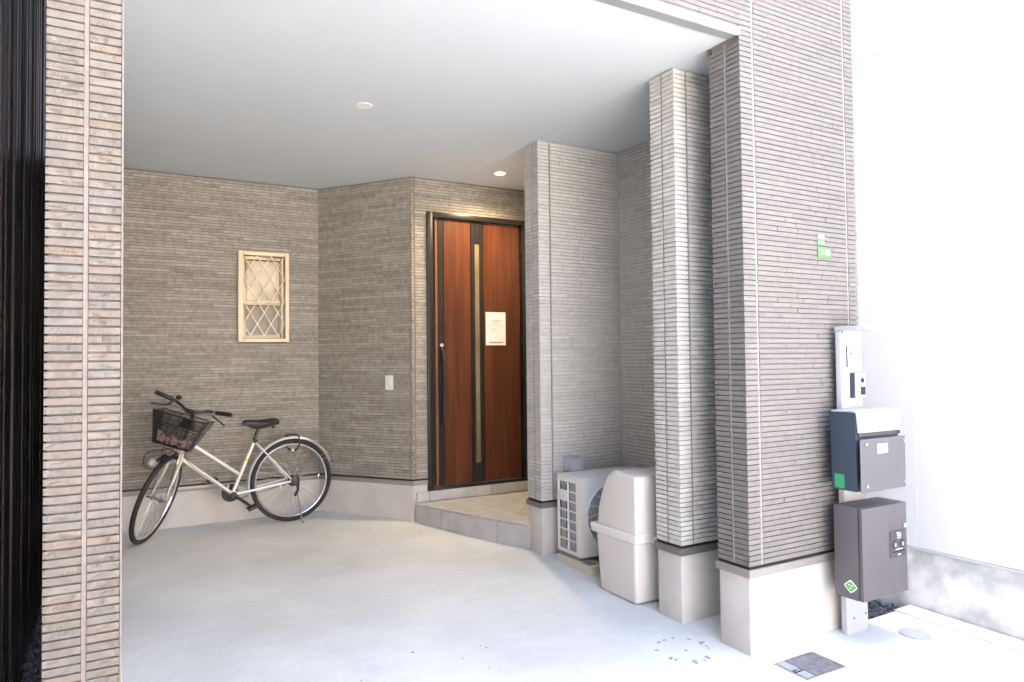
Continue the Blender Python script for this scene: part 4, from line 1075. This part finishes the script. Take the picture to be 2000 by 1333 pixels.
for s in (-1, 1): b.tube([P(.15, .474, s*.05), P(.16, .452, s*.045), P(.24, .455, s*.022), P(.33, .470, s*.012)], .0035, M['dull_steel'], 6); b.tube([P(.155, .470, s*.045), P(.165, .440, s*.045)], .011, M['dark_steel'], 10)
b.build('saddle_rails', sad)
# reflector under the tail
b = MB(); b.ball(P(.235, .165, -.06), .014, .014, .016, M['red_lens'], 12, 8); b.build('side_reflector', bike, smooth=True)

# crank set
chain_l = -.045
ch = MB(); c0 = BB + Lv*chain_l
ch.ring(c0, Fv, Uv, .066, .0035, M['black_plastic'], 36, 6); ch.disc(c0-Lv*.002, Lv, .062, .003, M['black_plastic'], 32); ch.build('chain_ring', bike)
cr = (Fv*-.62 + Uv*-.785).normalized()
cl = BB + Lv*.055; cend = P(.352, -.150, .080)
b = MB(); b.tube([cl-Lv*.02, cl+Lv*.012], .021, M['black_plastic'], 14); b.tube([cl, cl.lerp(cend, .5), cend], [.013, .011, .010], M['black_plastic'], 8); b.build('crank_arm', bike, smooth=True)
cl2 = BB - Lv*.06; dv = (cend - Lv*.080) - BB; cend2 = BB - dv*1.0 - Lv*.085
b = MB(); b.tube([cl2, cend2], [.013, .010], M['black_plastic'], 8); b.build('crank_arm', bike, smooth=True)
def pedal(c, l):
    b = MB(); f1 = (Fv*.92 - Uv*.35).normalized(); u1 = (Uv*.92+Fv*.35).normalized(); p = []
    for uu in (-.011, .011):
        for (ff, ll) in ((-.038, 0), (.038, 0), (.038, .078), (-.038, .078)): p.append(c + f1*ff + u1*uu + Lv*ll*l)
    if l < 0: p = p[3::-1] + p[7:3:-1]
    b.hexa(p, M['black_plastic']); o_ = b.build('pedal', bike, bevel=.005)
    for ff in (-.0385, .0385):
        e = MB(); q = c + f1*ff*1.01 + Lv*.039*l; p = []
        for uu in (-.006, .006):
            for (a1, a2) in ((-.0015, -.02), (.0015, -.02), (.0015, .02), (-.0015, .02)): p.append(q + f1*a1 + u1*uu + Lv*a2)
        e.hexa(p, M['dull_steel']); e.build('pedal_reflector', o_)
pedal(cend + Lv*.008, 1); pedal(cend2 - Lv*.008, -1)
b = MB()
for u_ in (.030, -.030): b.tube([P(.468, -.052+u_*2.1, chain_l), P(.0, u_, chain_l)], .0032, M['black_plastic'], 6)
b.ring(P(0, 0, chain_l), Fv, Uv, .03, .003, M['dark_steel'], 24, 6); b.build('chain', bike)
b = MB(); b.tube([P(.50, -.02, chain_l+.02), P(.49, .02, chain_l+.02)], .012, M['chrome'], 10); b.tube([P(.415, -.03, .0), P(.43, .01, .0)], .011, M['chrome'], 10); b.build('fender_bolt', bike, smooth=True)

# rear drum brake, guard plate, stand
b = MB(); b.disc(P(0, 0, .030), Lv, .046, .026, M['black_plastic'], 28, .040); b.build('brake_drum', rw, smooth=True)
b = MB()
pts = [P(.012, .052, .066), P(-.020, .050, .066), P(-.034, .028, .066), P(-.037, -.02, .066), P(-.030, -.085, .066), P(-.016, -.088, .066), P(-.012, -.045, .066), P(.018, -.022, .066), P(.030, .01, .066)]
b.extrude(pts, Lv*.022, M['black_plastic']); b.build('hub_guard', bike, bevel=.006)
b = MB(); b.tube([P(-.018, -.078, .078), P(-.004, -.105, .080), P(.002, -.118, .078)], [.011, .012, .009], M['black_plastic'], 10); b.build('brake_arm', bike, smooth=True)
b = MB(); b.tube([P(-.020, -.07, .070), P(-.030, -.19, .086), P(-.043, -RW+.006, .118)], [.0062, .0058, .0055], M['dull_steel'], 8); b.tube([P(-.043, -RW+.008, .118), P(-.058, -RW+.003, .120)], .006, M['dull_steel'], 8); b.build('kickstand', bike, smooth=True)
b = MB(); b.tube([P(.112, -.015, .055), P(.108, -.052, .057)], .0075, M['plastic_white'], 10); b.build('stay_clip', bike, smooth=True)

# mudguards
def fender(c, a, b_, r_, t0, t1, m, wid, name, n=40):
    f = MB(); nrm = a.cross(b_).normalized(); vs = []; fs = []; sec = [(-1, -.012), (-.72, -.002), (0, .004), (.72, -.002), (1, -.012), (.7, -.006), (0, .0012), (-.7, -.006)]
    q = len(sec)
    for i in range(n+1):
        t_ = t0+(t1-t0)*i/n; d_ = a*math.cos(t_)+b_*math.sin(t_)
        for (l, h_) in sec: vs.append(c + d_*(r_+h_) + nrm*l*wid)
    for i in range(n):
        for j in range(q): fs.append((i*q+j, i*q+(j+1) % q, (i+1)*q+(j+1) % q, (i+1)*q+j))
    fs += [tuple(range(q))[::-1], tuple(n*q+j for j in range(q))]
    f.add(vs, fs, m); return f.build(name, bike, smooth=True)
rf = fender(O, Fv, Uv, RW+.020, R(-14), R(162), M['silver'], .027, 'rear_mudguard', 52)
b = MB(); b.tube([O+(Fv*math.cos(R(159))+Uv*math.sin(R(159)))*(RW+.018), P(-.345, .112)], [.012, .006], M['black_plastic'], 8); b.build('mudflap', rf)
b = MB(); q_ = O+(Fv*math.cos(R(147))+Uv*math.sin(R(147)))*(RW+.030); b.ball(q_, .010, .010, .012, M['dull_steel'], 10, 6); b.build('reflector_mount', rf)
b = MB()
for s in (-1, 1):
    for t_ in (150, 143): b.tube([P(-.002, .004, s*.058), O+(Fv*math.cos(R(t_))+Uv*math.sin(R(t_)))*(RW+.016)+Lv*s*.024], .0019, M['dull_steel'], 5)
b.build('mudguard_stay', bike)
ff = fender(Hf, Fw, Uw, RW+.018, R(74), R(112), M['black_plastic'], .024, 'front_mudguard', 14)
b = MB(); b.tube([Hf+(Fw*math.cos(R(88))+Uw*math.sin(R(88)))*(RW+.024), Hf+(Fw*math.cos(R(98))+Uw*math.sin(R(98)))*(RW+.024)], [.016, .018], M['dull_steel'], 8); b.build('mudguard_highlight', ff)  # grey piece standing in for the highlight on the guard

# fork
b = MB()
for s in (-1, 1):
    b.tube([Q(.002, .352, s*.030), Q(.003, .30, s*.040), Q(.012, .15, s*.046), Q(.035, .05, s*.049), Q(.055, 0, s*.050)], [.0115, .0115, .0100, .0085, .007], T, 10)
    b.disc(Q(.055, 0, s*.047), Lf, .013, .006, M['dull_steel'], 12)
b.tube([Q(0, .352, -.036), Q(0, .352, .036)], .014, T, 12)
b.build('fork', bike, smooth=True)
b = MB(); b.tube([Q(.055, 0, -.062), Q(.055, 0, .062)], .0055, M['dark_steel'], 8)
for s in (-1, 1): b.disc(Q(.055, 0, s*.060), Lf*s, .010, .012, M['chrome'], 10)
b.build('axle', bike, smooth=True)
b = MB()
for s in (-1, 1): b.tube([Q(.05, .01, s*.056), Q(.10, .20, s*.05), Q(.17, .352, s*.06)], .0028, M['black_plastic'], 6)
b.tube([Q(.17, .352, -.06), Q(.20, .366, -.05), Q(.20, .366, .05), Q(.17, .352, .06)], .003, M['black_plastic'], 6); b.build('basket_stay', bike, smooth=True)

# stem and handlebar
b = MB(); b.tube([Q(0, .43), Q(0, .60)], .0130, M['black_plastic'], 12); b.tube([Q(0, .585), Q(.03, .640), Q(.10, .662)], [.014, .014, .013], M['black_plastic'], 10); b.tube([Q(.10, .662, -.03), Q(.10, .662, .03)], .018, M['black_plastic'], 12); b.build('stem', bike, smooth=True)
def bend(pts, n=6):
    pts = [Vector(p) for p in pts]; out = []
    for i in range(len(pts)-1):
        p0 = pts[max(i-1, 0)]; p1 = pts[i]; p2 = pts[i+1]; p3 = pts[min(i+2, len(pts)-1)]
        for k in range(n):
            t_ = k/n; out.append(.5*((2*p1)+(p2-p0)*t_+(2*p0-5*p1+4*p2-p3)*t_*t_+(3*p1-p0-3*p2+p3)*t_**3))
    out.append(pts[-1]); return out
bar_pts = [Q(.112, .722, -.285), Q(.074, .709, -.165), Q(.068, .690, -.105), Q(.096, .664, -.035), Q(.10, .662, 0), Q(.096, .664, .035), Q(.070, .700, .105), Q(.072, .710, .165), Q(.104, .727, .280)]
b = MB(); b.tube(bend(bar_pts), .0112, M['dark_steel'], 10); b.build('handlebar', bike, smooth=True)
for (p, q) in ((bar_pts[7], bar_pts[8]), (bar_pts[1], bar_pts[0])):
    e = (q-p).normalized(); b = MB(); b.tube([p, p+e*.006, q, q+e*.006], [.0145, .0165, .0165, .013], M['black_plastic'], 12); b.build('grip', bike, smooth=True)
# brake levers: under and ahead of the grips
b = MB(); b.tube([Q(.078, .706, .155), Q(.100, .680, .160)], [.012, .010], M['dull_steel'], 8); b.tube([Q(.100, .682, .158), Q(.125, .665, .205), Q(.13, .645, .262), Q(.128, .640, .276)], [.007, .0055, .005, .0065], M['dark_steel'], 8); b.build('brake_lever', bike, smooth=True)
b = MB(); b.tube([Q(.078, .700, -.155), Q(.12, .668, -.165)], [.012, .010], M['dark_steel'], 8); b.tube([Q(.12, .668, -.160), Q(.165, .648, -.20), Q(.20, .640, -.235), Q(.21, .634, -.25)], [.007, .0055, .005, .0065], M['black_plastic'], 8); b.build('brake_lever', bike, smooth=True)
b = MB(); b.ball(Q(.062, .735, -.135), .022, .022, .018, M['black_plastic'], 14, 8); b.build('bell', bike, smooth=True)
# cables
b = MB()
b.tube(bend([Q(.105, .680, .150), Q(.16, .685, .06), Q(.17, .62, -.03), Q(.10, .50, -.035), Q(.03, .40, -.02)], 5), .0022, M['cable'], 5)
b.tube(bend([Q(.125, .667, -.150), Q(.18, .66, -.04), Q(.17, .60, .05), Q(.08, .47, .05), P(.80, .25, .02), P(.64, .09, .02), P(.48, -.05, .02)], 5), .0022, M['cable'], 5)
b.build('brake_cable', bike, smooth=True)
# head lamp with guard hoop
hl = MB(); c = Q(.20, .243, -.075)
hl.tube([c-Pf*.030, c-Pf*.012, c+Pf*.018, c+Pf*.026], [.016, .030, .034, .033], M['chrome'], 20); hl.build('lamp_housing', bike, smooth=True)
hl = MB(); hl.ball(c+Pf*.024, .030, .030, .030, M['lens'], 16, 10, Matrix.Diagonal((1, 1, 1)).to_3x3()); hl.build('lamp_lens', bike, smooth=True)
hl = MB(); hl.tube(bend([Q(.185, .35, -.03), Q(.22, .335, -.07), Q(.235, .30, -.125), Q(.232, .24, -.132), Q(.225, .205, -.105), Q(.20, .20, -.06), Q(.15, .25, -.03)], 5), .0032, M['black_plastic'], 6); hl.build('lamp_guard', bike, smooth=True)
hl = MB(); hl.tube([Q(.10, .345, 0), Q(.16, .32, -.03), c-Pf*.025], .010, M['black_plastic'], 8); hl.build('lamp_bracket', bike, smooth=True)

# basket: wire frame plus fine net
rim = [Q(.325, .600, -.175), Q(.325, .612, .190), Q(.105, .640, .190), Q(.105, .628, -.190)]
bot = [Q(.285, .388, -.105), Q(.285, .392, .150), Q(.135, .392, .120), Q(.135, .388, -.120)]
bk = MB(); K = M['black_plastic']
bk.tube(rim, .0042, K, 6, closed=True); bk.tube(bot, .0034, K, 6, closed=True)
for i in range(4): bk.tube([rim[i], bot[i]], .0032, K, 6)
lev = lambda k: [rim[i].lerp(bot[i], k) for i in range(4)]
bk.tube(lev(.40), .0040, K, 6, closed=True); bk.tube(lev(.14), .0018, K, 5, closed=True)
for i in range(4):
    for k in ((.33, .66) if i % 2 == 0 else (.5,)): bk.tube([rim[i].lerp(rim[(i+1) % 4], k), bot[i].lerp(bot[(i+1) % 4], k)], .0020, K, 5)
bs = bk.build('basket', bike, smooth=True)
nb = MB()
for i in range(4):
    a0, a1, b0, b1 = rim[i], rim[(i+1) % 4], bot[i], bot[(i+1) % 4]
    n_ = int((a1-a0).length/.0062)
    for k in range(1, n_): nb.tube([a0.lerp(a1, k/n_), b0.lerp(b1, k/n_)], .00085, K, 3, cap=False)
    for k in range(1, 36): nb.tube([a0.lerp(b0, k/36), a1.lerp(b1, k/36)], .00085, K, 3, cap=False)
for k in range(1, 24): nb.tube([bot[0].lerp(bot[1], k/24), bot[3].lerp(bot[2], k/24)], .0009, K, 3, cap=False)
for k in range(1, 16): nb.tube([bot[0].lerp(bot[3], k/16), bot[1].lerp(bot[2], k/16)], .0009, K, 3, cap=False)
nb.build('net', bs, kind='stuff')
b = MB(); b.tube([Q(.06, .56, -.05), Q(.06, .56, .05)], .022, K, 10); b.tube([Q(.09, .585, -.035), Q(.09, .585, .045)], .016, K, 10); b.tube([Q(.0, .55), Q(.10, .57)], .013, K, 8); b.build('basket_clamp', bs, smooth=True)
# cloth lying in the basket: crumpled sheet hugging the bottom and lower front
cl_ = MB(); rnd = random.Random(8); nu, nv = 22, 16; vs = []
for j in range(nv+1):
    for i in range(nu+1):
        a = i/nu; c_ = j/nv
        p = bot[0].lerp(bot[1], .02+.96*a).lerp(bot[3].lerp(bot[2], .02+.96*a), .03+.88*c_)
        edge = max(0, 1-c_*3.2)
        hgt = .012 + .058*edge*(1+.30*math.sin(a*8.5+1.2)*math.cos(a*3)) + .018*math.sin(a*17+c_*5)*math.sin(c_*7+a*3)*.5 + .006*rnd.random()
        p = p + Ax*hgt + Pf*((.016*edge-.004))
        vs.append(p)
vs2 = [p - Ax*.003 for p in vs]; q = len(vs); fs = []
for j in range(nv):
    for i in range(nu):
        k = j*(nu+1)+i; fs.append((k, k+1, k+nu+2, k+nu+1)); fs.append((q+k+nu+1, q+k+nu+2, q+k+1, q+k))
bd = [i for i in range(nu+1)] + [(j+1)*(nu+1)-1 for j in range(1, nv+1)] + [nv*(nu+1)+i for i in range(nu-1, -1, -1)] + [j*(nu+1) for j in range(nv-1, 0, -1)]
for i in range(len(bd)): a, c2 = bd[i], bd[(i+1) % len(bd)]; fs.append((a, q+a, q+c2, c2))
cl_.add(vs+vs2, fs, M['floral']); o = cl_.build('basket_cloth', smooth=True, ang=70)
tag(o, 'pink and red floral cloth lying in the bottom of the bicycle basket', 'cloth')
# cable lock looped over the rear wheel
lk = thing('bicycle_lock', 'black loop cable lock hanging over the rear wheel of the bicycle', 'bicycle lock', P(0, .3))
cc = Q  # unused alias
loop = []
for i in range(25):
    t_ = math.pi*2*(.30+ .93*i/24) - math.pi/2
    loop.append(P(-.006+.060*math.cos(t_), .300+.068*math.sin(t_), .045*math.sin(t_*.5+.6)))
loop = [P(.052, .285, -.03), P(.030, .262, .0), P(.008, .249, .035), P(-.022, .252, .045), P(-.044, .280, .045), P(-.052, .320, .043), P(-.046, .355, .036), P(-.022, .371, .02), P(.010, .372, .0), P(.022, .368, -.03), P(.04, .34, -.045), P(.055, .30, -.04), P(.052, .285, -.03)]
b = MB(); b.tube(bend(loop, 5), .0062, M['cable'], 8); b.build('cable', lk, smooth=True)
b = MB(); b.tube([P(.013, .248, .034), P(-.009, .247, .042)], .009, M['plastic_white'], 10); b.build('lock_barrel', lk, smooth=True)
b = MB(); b.tube([P(.026, .256, .012), P(.013, .248, .034)], .0085, M['cable'], 10); b.tube([P(-.009, .247, .042), P(-.026, .254, .046)], .0085, M['cable'], 10); b.build('lock_sleeve', lk, smooth=True)
